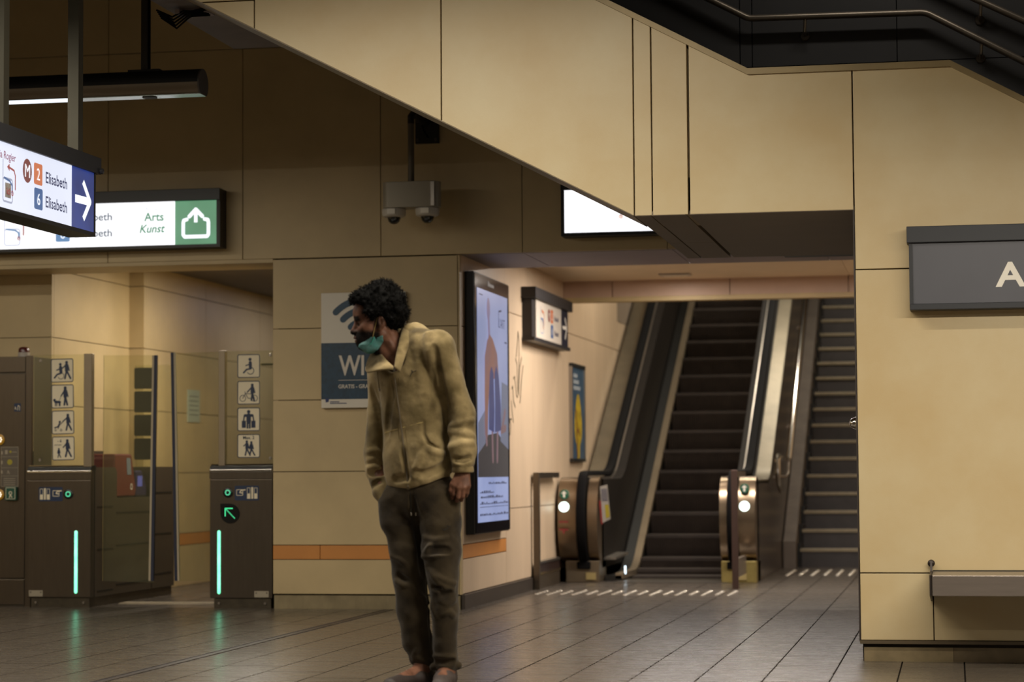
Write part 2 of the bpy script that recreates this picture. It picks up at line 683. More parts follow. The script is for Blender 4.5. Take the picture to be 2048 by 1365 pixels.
# ---- passage ceiling: lintel underside, recessed bright ceiling, fascia beam
ceiling_passage = struct(MB().box(X0, 4.0, F + 0.04, 16.62, 2.50, 2.72).box(X0, 4.0, 16.62, 19.95, 2.68, 2.78).build('ceiling_passage', BACKING))
sx = [X0 + 0.0, -2.92, -1.88, -0.86, 0.16, 1.2, 4.0]
for a, b in zip(sx[:-1], sx[1:]):
    MB().box(a + 0.003, b - 0.003, F + 0.036, 16.65, 2.475, 2.50).build('soffit_panel', SOFFIT, ceiling_passage)
MB().box(X0, 4.0, 16.625, 16.65, 2.50, 2.63).build('soffit_edge', SILVER, ceiling_passage)
CEILP = mat('passage_ceiling', '#d8c2a2', 0.5, 0, 0.04)
for a, b in ((X0, -0.86), (-0.86, 4.0)):
    MB().box(a + 0.002, b - 0.002, 16.65, 19.80, 2.63, 2.68).build('ceiling_panel', CEILP, ceiling_passage)
fx = [X0, -2.93, -1.895, -0.87, 0.15, 1.2, 4.0]
FASC = mat('fascia_panel', '#b0937c', 0.5, 0, 0.06)
for a, b in zip(fx[:-1], fx[1:]):
    MB().box(a + 0.004, b - 0.004, 19.80, 19.84, 2.486, 2.63).build('fascia_panel', FASC, ceiling_passage)
MB().box(X0, 4.0, 19.805, 19.95, 2.445, 2.486).build('fascia_trim', mat('fascia_trim', '#b09a6c', 0.5), ceiling_passage)
MB().box(X0, 4.0, 19.84, 19.95, 2.486, 6.5).build('fascia_backing', PANEL_P, ceiling_passage)

# ---- shaft round the escalator and the stairs
struct(MB().box(X0 - 0.3, 1.6, 30.8, 31.0, 0.0, 6.5).build('wall_shaft_end', STAIRST))
struct(MB().box(0.25, 0.45, 18.1, 31.0, 0.0, 6.5).build('wall_shaft_right', PANEL_P))
struct(MB().box(X0 - 0.3, 0.45, 19.85, 31.0, 6.5, 6.6).build('ceiling_shaft', CEILM))

# ---- gate room behind the fare gates
wall_gate = struct(MB().box(-9.5, -6.64, 16.04, 16.3, 0.0, 2.80).box(-6.9, -6.64, 16.04, 17.67, 0.0, 2.80).box(-6.9, -6.514, 17.67, 24.0, 0.0, 2.8).build('wall_gate_room', BACKING))
zr = [0.0, 0.345, 0.446, 0.963, 1.474, 1.980, 2.488, 2.80]
for z0, z1 in zip(zr[:-1], zr[1:]):
    om = ORANGE if z0 == 0.345 else PANEL
    nm = 'orange_band' if z0 == 0.345 else 'panel'
    for a, b in ((-9.5, -8.2), (-8.2, -6.6)):
        MB().box(a + G, b - G * (b < -7), 16.0, 16.04, z0 + G, z1 - G).build(nm, om, wall_gate)
    MB().box(-6.64, -6.6, 16.045, 17.63, z0 + 0.003, z1 - 0.003).build(nm, om, wall_gate)
    MB().box(-6.64, -6.474, 17.63, 17.67, z0 + 0.003, z1 - 0.003).build(nm, om, wall_gate)
    for a, b in ((17.67, 19.2), (19.2, 20.8), (20.8, 22.4), (22.4, 24.0)):
        MB().box(-6.514, -6.474, a + 0.003, b - 0.003, z0 + 0.003, z1 - 0.003).build(nm, om, wall_gate)
struct(MB().box(-9.5, -4.70, 16.0, 24.0, 2.66, 2.80).build('ceiling_gate_room', mat('room_ceiling', '#6c645e', 0.7)))
struct(MB().box(-6.6, -4.7, 23.8, 24.0, 0, 2.8).build('wall_gate_end', PANEL))
struct(MB().box(-4.74, -4.70, 16.0, 24.0, 0, 2.8).build('wall_gate_side', PANEL))

# ---- near wall: pillar, stair parapet and landing edge in one plane
SL, ST = 0.522, 0.540


def zb(x):
    return 2.255 + SL * (-1.583 - x)


def zt(x):
    if x < -0.996:
        return 2.962 + ST * (-0.996 - x)
    if x < 0.014:
        return 2.962
    return 2.962 - 0.552 * (x - 0.014)


wall_near = struct(MB().box(-0.462, 2.6, P + 0.04, 13.87, 0.0, 2.26).build('wall_near', BACKING))
g = 0.0035
TH = 0.04


def near_panel(poly):
    return MB().prism(poly, 'y', P, P + TH).build('panel', PANEL_R, wall_near, bevel=0.002)


# pillar
near_panel(rect(-0.471, -0.112, 0.104, 0.437))
near_panel(rect(-0.112, 1.05, 0.104, 0.437))
near_panel(rect(1.05, 2.6, 0.104, 0.437))
near_panel(rect(-0.471, 1.05, 0.437, 1.952))
near_panel(rect(1.05, 2.6, 0.437, 1.952))
near_panel([(-0.471 + g, 1.952 + g), (1.05 - g, 1.952 + g), (1.05 - g, zt(1.05)), (0.014, zt(0.014)), (-0.471 + g, zt(-0.471))])
near_panel([(1.05 + g, 1.952 + g), (2.6, 1.952 + g), (2.6, zt(2.6)), (1.05 + g, zt(1.05 + g))])
# landing edge and stair parapet
near_panel([(-1.302 + 0.006, 2.256), (-0.471 - g, 2.256), (-0.471 - g, 2.962), (-0.996, 2.962), (-1.302 + 0.006, zt(-1.296))])
near_panel([(-1.490 + g, 2.256), (-1.302 - 0.006, 2.256), (-1.308, zt(-1.308)), (-1.490 + g, zt(-1.487))])
near_panel([(-1.583 + g, 2.256), (-1.490 - g, 2.256), (-1.494, zt(-1.494)), (-1.583 + g, zt(-1.58))])
xs_ = [-1.583, -2.592, -3.608, -4.62]
for b_, a_ in zip(xs_[:-1], xs_[1:]):
    A, B = a_ + g, b_ - g
    if a_ < -4:
        near_panel([(A, zb(A)), (B, zb(B)), (B, 3.462), (A, 3.462)] if zb(B) < 3.45 and zb(A) < 3.46 else [(B - (3.462 - zb(B)) / SL, 3.462), (B, zb(B)), (B, 3.462)])
        near_panel([(A, max(3.469, zb(A))), (B - (3.469 - zb(B)) / SL, 3.469), (B, 3.469), (B, zt(B)), (A, zt(A))])
    else:
        near_panel([(A, zb(A)), (B, zb(B)), (B, zt(B)), (A, zt(A))])
# parapet core behind the panels (0.55 m thick)
mb = MB()
mb.prism([(-4.62, zb(-4.62)), (-1.583, 2.258), (-0.462, 2.258), (2.6, 1.8), (2.6, zt(2.6) - 0.01), (0.014, 2.95), (-0.996, 2.95), (-4.62, zt(-4.62) - 0.012)], 'y', P + TH, P + 0.56)
mb.build('parapet_core', mat('parapet_core', '#8a7a5e', 0.7), wall_near)
# underside trim strip of the sloping parapet
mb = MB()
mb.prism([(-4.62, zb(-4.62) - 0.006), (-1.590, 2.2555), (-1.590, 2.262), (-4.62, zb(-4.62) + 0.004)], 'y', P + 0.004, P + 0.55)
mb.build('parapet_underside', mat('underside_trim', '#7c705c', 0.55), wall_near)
# dark corner strip on the pillar edge
MB().box(-0.478, -0.4715, P + 0.004, P + 0.05, 0.10, 2.254).build('corner_strip', mat('corner_strip', '#2b211c', 0.5), wall_near)
MB().box(-0.475, -0.4625, P + 0.05, 13.87, 0.10, 2.254).build('pillar_side_panel', PANEL_R, wall_near)
# landing soffit
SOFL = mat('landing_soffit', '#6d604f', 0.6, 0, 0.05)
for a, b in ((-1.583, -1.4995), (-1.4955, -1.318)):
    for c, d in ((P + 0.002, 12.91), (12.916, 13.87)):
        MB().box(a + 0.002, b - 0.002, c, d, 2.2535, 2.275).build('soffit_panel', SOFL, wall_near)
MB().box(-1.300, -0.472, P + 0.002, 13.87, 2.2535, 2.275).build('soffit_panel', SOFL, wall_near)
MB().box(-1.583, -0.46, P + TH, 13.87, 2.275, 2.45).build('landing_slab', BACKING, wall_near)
# recessed stair slab behind the parapet
MB().prism([(-4.49, zb(-4.49) + 0.62), (-1.583, 2.85), (-1.583, 3.0), (-4.49, zb(-4.49) + 0.80)], 'y', P + 0.56, 13.87).build('stair_slab', BACKING, wall_near)
# grey soffit of the upper landing
MB().box(-4.49, -3.3, P + 0.56, 13.87, 3.675, 3.80).build('upper_soffit', mat('upper_soffit', '#6e6460', 0.7, 0, 0.1, 4, bump=0.05), wall_near)
# metal cap along the top of the parapet
mb = MB()
for (xa, xb) in ((-4.62, -0.996), (-0.996, 0.014), (0.014, 2.6)):
    e = 1e-6
    za, zc = zt(xa + e), zt(xb - e)
    mb.prism([(xa, za - 0.002), (xb, zc - 0.002), (xb, zc + 0.030), (xa, za + 0.030)], 'y', P - 0.012, P + 0.56)
struct(mb.build('trim_2', mat('parapet_cap', '#8e7c58', 0.45, 0.2, 0.12, 4)))
# pillar base
LIP = mat('base_lip', '#5a4d3a', 0.5, 0.3)
struct(MB().box(-0.474, 2.6, P - 0.012, P + 0.06, 0.088, 0.104).build('trim_3', LIP))
mb = MB().box(-0.455, -0.02, P + 0.008, P + 0.04, 0.0, 0.070)
bb = struct(mb.build('baseboard_near', mat('worn_base', '#8a7a5c', 0.45, 0.4, 0.25, 6)))
MB().box(-0.018, 2.6, P + 0.008, P + 0.04, 0.0, 0.070).build('baseboard_piece', mat('worn_base_dark', '#6a5c46', 0.5, 0.4, 0.25, 6), bb)
MB().box(-0.455, 2.6, P + 0.02, P + 0.05, 0.070, 0.090).build('baseboard_recess', BACKING, bb)

# ---- dark wall at the back of the upper stair
wall_upper = struct(MB().prism([(-4.45, zb(-4.45) + 0.8), (-1.5, 3.0), (-1.0, 2.26), (2.6, 2.26), (2.6, 5.0), (-4.45, 5.0)], 'y', 13.91, 14.05).build('wall_upper', BLACK))
ux_ = [-2.30, -1.247, -1.172, -0.296, 0.62, 1.6, 2.6]
for a, b in zip(ux_[:-1], ux_[1:]):
    for c, d in ((2.70, 3.42), (3.42, 4.1), (4.1, 5.0)):
        MB().box(a + 0.003, b - 0.003, 13.87, 13.91, c + 0.003, d - 0.003).build('panel', DARKWALL, wall_upper)

# ---- hall shell out of view: ceiling, side walls, wall behind the camera
struct(MB().box(-9.5, 4.0, -4.0, 15.6, 5.0, 5.1).build('ceiling_hall', CEILM))
HALLW = mat('hall_wall', '#8a7858', 0.6)
struct(MB().box(-9.6, -9.5, -4.0, 16.0, 0, 5.0).build('wall_left', HALLW))
struct(MB().box(4.0, 4.1, -4.0, 16.0, 0, 5.0).build('wall_right', HALLW))
struct(MB().box(-9.5, 4.0, -4.1, -4.0, 0, 5.0).build('wall_behind', HALLW))
# ================================================================== LAMPS
LAMPM = mat('lamp_housing', '#6e6252', 0.45, 0.6, 0.06)
LAMPTOP = mat('lamp_top', '#0c0b0a', 0.6)  # black top over a brown underside: light from below is in the colours
REFL = mat('lamp_reflector', '#b9c4c0', 0.25, 0.8, 0.05)
DIFF = emat('lamp_diffuser', '#dfeaf2', 1.6)


def luminaire(label, x0, x1, y, z, lit0, lit1, stems, watts, hole=None, color=WARM, w=0.11):
    t = thing('tube_lamp', label, 'lamp', ((x0 + x1) / 2, y, z - 0.065), 'suspended tube lamps')
    r = 0.09
    up, lo = [], []
    for k in range(17):
        a = math.radians(0 + 180 * k / 16)
        up.append((y + r * math.cos(a), z + r * math.sin(a)))
    zc = z - 0.065
    a0 = math.asin(0.065 / r)
    for k in range(9):
        a = math.radians(180) + a0 * k / 8
        lo.append((y + r * math.cos(a), z + r * math.sin(a)))
    for k in range(9):
        a = math.radians(360) - a0 + a0 * k / 8
        lo.append((y + r * math.cos(a), z + r * math.sin(a)))
    MB().prism(up, 'x', x0, x1 - 0.01).build('housing_top', LAMPTOP, t, smooth=50)
    MB().prism(lo, 'x', x0, x1 - 0.01).build('housing', LAMPM, t, smooth=50)
    cap = up + lo
    MB().prism(cap, 'x', x1 - 0.01, x1).build('end_cap', mat('lamp_cap', '#45403d', 0.55), t)
    MB().prism(cap, 'x', x0 - 0.01, x0).build('end_cap', MATS['lamp_cap'], t)
    h = w / 2
    MB().box(lit0, lit1, y - h, y + h, zc - 0.004, zc - 0.0005).build('diffuser', DIFF, t)
    for a, b in ((x0, lit0), (lit1, x1)):
        if b - a > 0.03:
            MB().box(a + 0.002, b - 0.002, y - h, y + h, zc - 0.004, zc - 0.0005).build('reflector_plate', REFL, t)
    if hole:
        MB().lathe((hole, y, zc - 0.009), [(0.045, 0), (0.045, 0.006), (0.038, 0.008)], 24).build('plate_hole', LAMPTOP, t, smooth=40)  # hole in the reflector plate, put in as a black disc
    for s in stems:
        MB().box(s - 0.02, s + 0.02, y - 0.02, y + 0.02, z + r - 0.004, 4.99).build('stem', mat('lamp_stem', '#3b3834', 0.5, 0.4), t)
        MB().box(s + 0.02, s + 0.032, y - 0.006, y + 0.006, z + r, 4.99).build('cable', RUBBER, t)
        MB().box(s - 0.10, s + 0.10, y - 0.03, y + 0.03, z + r - 0.012, z + r + 0.008).build('saddle', LAMPTOP, t)
    area_light('lamp_light', ((lit0 + lit1) / 2, y, zc - 0.008), lit1 - lit0, w * 0.9, watts, color, t)
    return t


luminaire('long dark tube lamp hanging on a thin stem above the fare gates', -9.2, -4.40, 13.0, 3.30, -9.1, -5.19, (-4.77, -7.6), SIDE_LAMP_W, -4.74)
luminaire('long tube lamp over the open floor in front of the stair parapet', -4.2, -1.1, 9.4, 3.75, -4.1, -1.2, (-3.6, -1.8), HALL_LAMP_W)
luminaire('long low tube lamp over the floor in front of the bench', -0.7, 3.5, 8.2, 2.92, -0.6, 3.4, (0.0, 2.7), BENCH_LAMP_W)
luminaire('added unseen tube lamp over the left part of the hall, brightening the pier', -9.3, -5.3, 9.4, 3.46, -9.2, -5.4, (-8.5, -6.2), LEFT_FILL_W)  # unseen lamp added to brighten the pier and the left of the far wall
luminaire('long tube lamp over the hall nearest the camera', -5.0, 3.4, 3.6, 3.42, -4.9, 3.3, (-4.0, -0.6, 2.6), PLATFORM_LAMP_W)

# (an unseen lamp is added over the upper stair to lighten its wall)
# recessed lights in the passage ceiling
def recessed(label, x, y, z, sx, sy, watts, color, group='recessed ceiling lights'):
    t = thing('recessed_light', label, 'lamp', (x, y, z - 0.012), group)
    MB().box(x - sx / 2 - 0.03, x + sx / 2 + 0.03, y - sy / 2 - 0.03, y + sy / 2 + 0.03, z - 0.012, z).build('frame', SILVER, t)
    MB().box(x - sx / 2, x + sx / 2, y - sy / 2, y + sy / 2, z - 0.016, z - 0.0125).build('diffuser', mat('milky_cover', '#d8cdb8', 0.5), t)
    area_light('lamp_light', (x, y, z - 0.02), sx, sy, watts, color, t)
    return t


recessed('small oblong light set into the passage ceiling before the escalator', -2.31, 19.28, 2.63, 0.20, 0.14, PASSAGE_LAMP_W * 0.07, PINKISH)
recessed('long light on the passage ceiling behind the lintel', -1.5, 17.9, 2.63, 2.2, 0.12, PASSAGE_LAMP_W * 2.0, PINKISH)
recessed('added unseen fill light on the ceiling over the upper stair landing', -0.2, 12.75, 5.0, 1.6, 0.12, UPPER_FILL_W, WARM)  # added out of view so the dark wall and its handrail show
recessed('long light on the gate room ceiling behind the fare gates', -5.45, 17.05, 2.66, 0.12, 1.5, ROOM_LAMP_W, WARM)
recessed('long light at the far end of the gate room ceiling', -5.6, 20.6, 2.66, 0.12, 1.4, ROOM_LAMP_W * 0.25, (0.85, 0.85, 1.0))


def shaft_lamp(x, y, z, w, label):
    t = thing('shaft_lamp', label, 'lamp', (x, y, z), 'lamps in the escalator shaft')
    MB().box(x - 0.9, x + 0.9, y - 0.06, y + 0.06, z, z + 0.08).build('housing', LAMPM, t)
    MB().box(x - 0.88, x + 0.88, y - 0.045, y + 0.045, z - 0.006, z).build('diffuser', MATS['milky_cover'], t)
    for s in (-0.6, 0.6):
        MB().cyl((x + s, y, z + 0.08), (x + s, y, 6.5), 0.012).build('stem', STEEL_D, t)
    area_light('lamp_light', (x, y, z - 0.012), 1.76, 0.09, w, WARM, t)


shaft_lamp(-2.2, 21.2, 3.9, SHAFT_LAMP_W * 0.6, 'linear lamp hidden behind the fascia above the foot of the escalator')
shaft_lamp(-1.4, 24.2, 4.9, SHAFT_LAMP_W * 0.8, 'linear lamp high above the middle of the stairs')

# ================================================================== ILLUMINATED SIGNS
LITWHITE = emat('lit_white', '#fbfbff', 1.25)
LITWHITE2 = emat('lit_white_cool', '#e8edff', 0.98)
LITGREEN = emat('lit_green', '#5fb083', 0.62, '#4c9a6e', 3)
LITBLUE = emat('lit_blue', '#1c3a8e', 0.75, '#152a6c', 3)
LITICON = emat('lit_icon_white', '#f4f8ff', 1.2)
RED = mat('metro_red', '#7a1f1c', 0.5, 0, 0.03)
GLOWRED = emat('glow_metro_red', '#6e1f1c', 1.0)
GLOWTWO = emat('glow_orange', '#c86c40', 1.0)
GLOWSIX = emat('glow_blue', '#24538c', 1.0)
INKBLUE = mat('ink_blue', '#1d2c5e', 0.5, 0, 0.03)
GLOWINK = emat('glow_ink', '#1f2c60', 0.8)
LINE2 = mat('line_two_orange', '#c4683a', 0.5, 0, 0.03)
LINE6 = mat('line_six_blue', '#24538c', 0.5, 0, 0.03)
LITRED = emat('lit_red', '#a8403c', 0.8)
LITLINE6 = emat('lit_line_six', '#5a92c8', 0.75)
LITINKB = emat('lit_ink_blue', '#3a5f80', 0.5)
LITINKG = emat('lit_ink_green', '#2f9c70', 0.7)
LITPALE = emat('lit_pale_grey', '#d6dcf0', 0.85)
MAGENTA = emat('via_magenta', '#8c1f56', 0.8)


def diversion_icon(o, ux, uy, s, parent, ink, blue, grey):
    """looped line diagram: grey box, red turn-back arrow, blue line with a ring"""
    Art(o, ux, uy, 0.0015).rframe(0, 0, 0.13 * s, 0.13 * s, 0.022 * s, 0.010 * s).rect(0, 0.10 * s, 0.008 * s, 0.22 * s).build('diversion_box', grey, parent)
    Art(o, ux, uy, 0.0025).line([(0.02 * s, 0.125 * s), (0.09 * s, 0.115 * s), (0.118 * s, 0.095 * s), (0.118 * s, 0.06 * s)], 0.012 * s).build('diversion_line', blue, parent)
    a = Art(o, ux, uy, 0.0035)
    a.line([(0.075 * s, 0.185 * s), (0.14 * s, 0.175 * s), (0.155 * s, 0.15 * s), (0.155 * s, 0.08 * s)], 0.011 * s)
    a.poly([(0.05 * s, 0.185 * s), (0.082 * s, 0.205 * s), (0.082 * s, 0.165 * s)])
    a.arc(0.118 * s, 0.055 * s, 0.012 * s, 0.005 * s, 0, 360, 12)
    a.disc(0.118 * s, 0.055 * s, 0.005 * s, 8)
    a.build('diversion_arrow', ink, parent)


# near hanging sign (its face looks along +x)
sx_ = -4.5
sign = thing('hanging_sign', 'lit hanging sign with blue arrow panel naming lines 2 and 6', 'sign', (-4.575, 10.05, 2.229), 'direction signs')
MB().box(-4.64, -4.51, 8.6, 11.498, 2.235, 2.60).build('casing', DARKGREY, sign)
MB().box(-4.665, -4.485, 8.55, 11.553, 2.566, 2.655).build('header', mat('sign_header', '#2a2a2d', 0.5, 0.2, 0.04), sign, bevel=0.004)
MB().box(-4.65, -4.497, 8.6, 11.50, 2.225, 2.246).build('lower_rail', BLACK, sign)
MB().box(-4.65, -4.497, 11.480, 11.50, 2.246, 2.566).build('end_rail', BLACK, sign)
MB().lathe((-4.48, 11.525, 2.58), [(0.016, 0), (0.016, 0.014), (0.009, 0.018)], 14, 'x').build('latch', DARKGREY, sign, smooth=40)
wface = MB().box(-4.512, -4.500, 8.62, 11.169, 2.246, 2.566).build('white_face', LITWHITE2, sign)
bface = MB().box(-4.512, -4.500, 11.169, 11.480, 2.246, 2.566).build('blue_face', LITBLUE, sign)
for yy in (11.40, 10.43, 9.45):
    MB().box(-4.605, -4.545, yy - 0.033, yy + 0.033, 2.655, 5.0).build('post', mat('sign_post', '#4a473c', 0.4, 0.5, 0.08), sign)
UY, UZ = (0, 1, 0), (0, 0, 1)
a = Art((sx_, 0, 0), UY, UZ)
a.line([(11.215, 2.400), (11.40, 2.403)], 0.042, False)
a.line([(11.325, 2.500), (11.425, 2.404), (11.330, 2.303)], 0.034, False)
a.disc(11.425, 2.404, 0.017, 10)
a.build('arrow', LITICON, bface)
Art((sx_, 0, 0), UY, UZ).disc(10.585, 2.463, 0.056, 28, 0.060).build('metro_roundel', GLOWRED, wface)
text('M', 0.095, (sx_, 10.585, 2.430), UY, UZ, LITICON, wface, align='CENTER', lift=0.003)
Art((sx_, 0, 0), UY, UZ).rrect(10.668, 2.409, 10.776, 2.517, 0.012).build('line_badge', GLOWTWO, wface)
text('2', 0.085, (sx_, 10.722, 2.433), UY, UZ, LITICON, wface, align='CENTER', lift=0.003)
Art((sx_, 0, 0), UY, UZ).rrect(10.673, 2.285, 10.781, 2.392, 0.012).build('line_badge', GLOWSIX, wface)
text('6', 0.085, (sx_, 10.727, 2.308), UY, UZ, LITICON, wface, align='CENTER', lift=0.003)
for zz in (2.433, 2.309):
    text('Elisabeth', 0.080, (sx_, 10.814, zz), UY, UZ, GLOWINK, wface, bold=0.0012, width=0.283)
text('via Rogier', 0.054, (sx_, 10.44, 2.487), UY, UZ, MAGENTA, wface, align='RIGHT', bold=0.0005, xs=1.0)
diversion_icon((sx_, 10.285, 2.275), UY, UZ, 0.95, wface, emat('print_red', '#9c3430', 0.9), GLOWSIX, emat('print_grey', '#aab0c8', 0.8))
# small worn square sticker inside the diagram
Art((sx_, 0, 0), UY, UZ, 0.002).rect(10.315, 2.300, 10.385, 2.372).build('worn_sticker', mat('sticker_grey', '#8f8a88', 0.6, 0, 0.3, 40), wface)
text('ici', 0.05, (sx_, 10.350, 2.317), UY, UZ, MATS['print_red'], wface, align='CENTER', bold=0.001, lift=0.004)

# wall lightbox over the gates
UXx = (1, 0, 0)
yb_ = 15.35


def lightbox(label, x0, x1, z0, z1, y=15.35):
    t = thing('light_box_sign', label, 'sign', ((x0 + x1) / 2, y + 0.07, z0), 'direction signs')
    MB().box(x0, x1, y + 0.012, 15.50, z0, z1).build('casing', BLACK, t)
    MB().box(x0 - 0.002, x1 + 0.006, y - 0.02, y + 0.05, z1 - 0.082, z1 + 0.002).build('header', mat('lightbox_header', '#0f0e0d', 0.4), t, bevel=0.003)
    MB().box(x0 - 0.002, x1 + 0.002, y - 0.004, y + 0.02, z0, z0 + 0.022).build('lower_rail', BLACK, t)
    MB().box(x1 - 0.024, x1 + 0.002, y - 0.004, y + 0.02, z0 + 0.022, z1 - 0.082).build('end_rail', BLACK, t)
    MB().box(x0 - 0.002, x0 + 0.022, y - 0.004, y + 0.02, z0 + 0.022, z1 - 0.082).build('end_rail', BLACK, t)
    return t


lb = lightbox('lit wall sign ending in a green exit symbol above the fare gates', -7.70, -5.074, 2.557, 2.972)
wf_ = MB().box(-7.68, -5.406, yb_, yb_ + 0.012, 2.579, 2.890).build('white_face', LITWHITE, lb)
gf_ = MB().box(-5.406, -5.098, yb_, yb_ + 0.012, 2.579, 2.890).build('green_face', LITGREEN, lb)
a = Art((0, yb_, 0), UXx, UZ)
a.line([(-5.252, 2.735), (-5.252, 2.825)], 0.026, False)
a.line([(-5.300, 2.778), (-5.252, 2.828), (-5.204, 2.778)], 0.028)
a.line([(-5.318, 2.757), (-5.340, 2.752), (-5.345, 2.735), (-5.345, 2.648), (-5.334, 2.634), (-5.168, 2.634), (-5.158, 2.648), (-5.158, 2.735), (-5.163, 2.752), (-5.186, 2.757)], 0.026)
a.build('exit_symbol', LITICON, gf_)
text('Arts', 0.084, (-5.489, yb_, 2.755), UXx, UZ, LITINKG, wf_, align='RIGHT', bold=0.0014, width=0.146)
text('Kunst', 0.082, (-5.489, yb_, 2.671), UXx, UZ, LITINKG, wf_, align='RIGHT', bold=0.0014, shear=0.25, width=0.19)
text('Avenue des', 0.030, (-5.489, yb_, 2.832), UXx, UZ, LITPALE, wf_, align='RIGHT', shear=0.2)
text('laan', 0.030, (-5.489, yb_, 2.626), UXx, UZ, LITPALE, wf_, align='RIGHT', shear=0.2)
Art((0, yb_, 0), UXx, UZ).rect(-5.783, 2.625, -5.779, 2.850).build('divider', LITPALE, wf_)
for zz in (2.768, 2.652):
    text('Elisabeth', 0.076, (-5.875, yb_, zz), UXx, UZ, LITINKB, wf_, align='RIGHT', bold=0.0010, width=0.283)
Art((0, yb_, 0), UXx, UZ).rrect(-6.304, 2.622, -6.197, 2.728, 0.012).build('line_badge', LITLINE6, wf_)
text('6', 0.08, (-6.25, yb_, 2.646), UXx, UZ, LITICON, wf_, align='CENTER', lift=0.003)
Art((0, yb_, 0), UXx, UZ).rrect(-6.304, 2.740, -6.197, 2.846, 0.012).build('line_badge', LITRED, wf_)
Art((0, yb_, 0), UXx, UZ).disc(-6.40, 2.793, 0.055).build('metro_roundel', LITRED, wf_)
text('via Rogier', 0.036, (-6.56, yb_, 2.822), UXx, UZ, LITRED, wf_, align='RIGHT')
diversion_icon((-6.70, yb_, 2.602), UXx, UZ, 0.97, wf_, LITRED, LITLINE6, LITPALE)

lb2 = lightbox('glaring white wall sign half hidden behind the sloping stair parapet', -2.622, -0.30, 2.566, 2.965)
wf2_ = MB().box(-2.60, -0.32, yb_, yb_ + 0.012, 2.588, 2.883).build('white_face', LITWHITE, lb2)
diversion_icon((-2.32, yb_, 2.64), UXx, UZ, 0.95, wf2_, emat('lit_orange', '#e0a070', 1.0), LITPALE, emat('lit_faint', '#f4f4fb', 1.15))

# wall direction sign in the passage
ps = thing('passage_sign', 'small unlit direction sign on the passage wall above the escalator', 'sign', (-3.31, 18.7, 2.0), 'direction signs')
xf = -3.28
MB().box(X0, xf - 0.012, 17.840, 19.540, 2.010, 2.425).build('casing', DARKGREY, ps)
MB().box(X0 + 0.001, xf + 0.03, 17.800, 19.580, 2.340, 2.430).build('header', mat('sign_header', '#2a2a2d'), ps, bevel=0.004)
MB().box(X0 + 0.001, xf + 0.01, 17.820, 19.560, 2.000, 2.030).build('lower_rail', DARKGREY, ps)
MB().box(xf - 0.012, xf, 17.960, 19.160, 2.030, 2.340).build('white_face', mat('sign_white', '#cfc5b6', 0.4, 0, 0.02), ps)
MB().box(xf - 0.012, xf, 19.160, 19.500, 2.030, 2.340).build('blue_face', mat('sign_navy', '#141a30', 0.4, 0, 0.02), ps)
a = Art((xf, 0, 0), UY, UZ)
a.line([(19.220, 2.190), (19.420, 2.190)], 0.03, False).line([(19.340, 2.275), (19.440, 2.190), (19.340, 2.095)], 0.03, False)
a.build('arrow', WHITE, ps)
Art((xf, 0, 0), UY, UZ).disc(18.560, 2.245, 0.055).build('metro_roundel', RED, ps)
Art((xf, 0, 0), UY, UZ).rrect(18.640, 2.190, 18.750, 2.300, 0.012).build('line_badge', LINE2, ps)
Art((xf, 0, 0), UY, UZ).rrect(18.640, 2.065, 18.750, 2.175, 0.012).build('line_badge', LINE6, ps)
for zz, c in ((2.217, '2'), (2.092, '6')):
    text(c, 0.08, (xf, 18.695, zz), UY, UZ, WHITE, ps, align='CENTER', lift=0.003)
    text('Elisabeth', 0.062, (xf, 18.800, zz), UY, UZ, INKBLUE, ps)
text('M', 0.08, (xf, 18.560, 2.217), UY, UZ, WHITE, ps, align='CENTER', lift=0.003)
diversion_icon((xf, 18.160, 2.075), UY, UZ, 1.0, ps, LINE2, LINE6, mat('print_grey_unlit', '#9aa0b4', 0.5))

# dark station name sign on the pillar
ns = thing('station_name_sign', 'dark grey station name sign with white letters on the pillar', 'sign', (0.7, 11.44, 1.735))
yn = 11.40
MB().box(-0.19, 1.75, yn + 0.012, P, 1.742, 2.10).build('casing', DARKGREY, ns)
MB().box(-0.212, 1.78, yn - 0.02, P, 2.070, 2.152).build('header', mat('name_sign_header', '#26272b', 0.45, 0.2, 0.04), ns, bevel=0.003)
MB().box(-0.202, 1.77, yn - 0.008, P, 1.737, 1.768).build('lower_rail', MATS['name_sign_header'], ns, bevel=0.003)
MB().box(-0.202, -0.184, yn - 0.004, P, 1.768, 2.070).build('end_rail', MATS['name_sign_header'], ns)
nf_ = MB().box(-0.184, 1.75, yn, yn + 0.014, 1.768, 2.070).build('face', SIGNGREY, ns)
text('Arts', 0.168, (0.222, yn, 1.847), UXx, UZ, WHITE, nf_, bold=0.004, width=0.355)

# wi-fi notice on the pier
wft = thing('wifi_notice', 'square blue and white wi-fi notice board on the pier', 'notice', (-4.06, 15.48, 1.409))
yw = 15.462
wf = MB().box(-4.364, -3.752, yw, 15.5, 1.409, 2.220).build('board', mat('notice_white', '#d2cabb', 0.35, 0, 0.02), wft, bevel=0.002)
Art((0, yw, 0), UXx, UZ).rect(-4.364, 1.470, -3.752, 1.866).build('blue_field', mat('notice_blue', '#17354a', 0.4, 0, 0.25, 40), wf)
for r_ in (0.277, 0.203, 0.125):
    Art((0, yw, 0), UXx, UZ, 0.0015).arc(-4.058, 1.890, r_, 0.046, 44, 136).build('wifi_arc', mat('wifi_blue', '#1b3d55', 0.45), wf)
Art((0, yw, 0), UXx, UZ, 0.0015).disc(-4.058, 1.925, 0.026).build('wifi_dot', MATS['wifi_blue'], wf)
WPR = mat('notice_print', '#cfc6b8', 0.5, 0, 0.02)
text('WI-FI', 0.196, (-4.232, yw, 1.640), UXx, UZ, WPR, wf, bold=0.0035, lift=0.002, width=0.335)
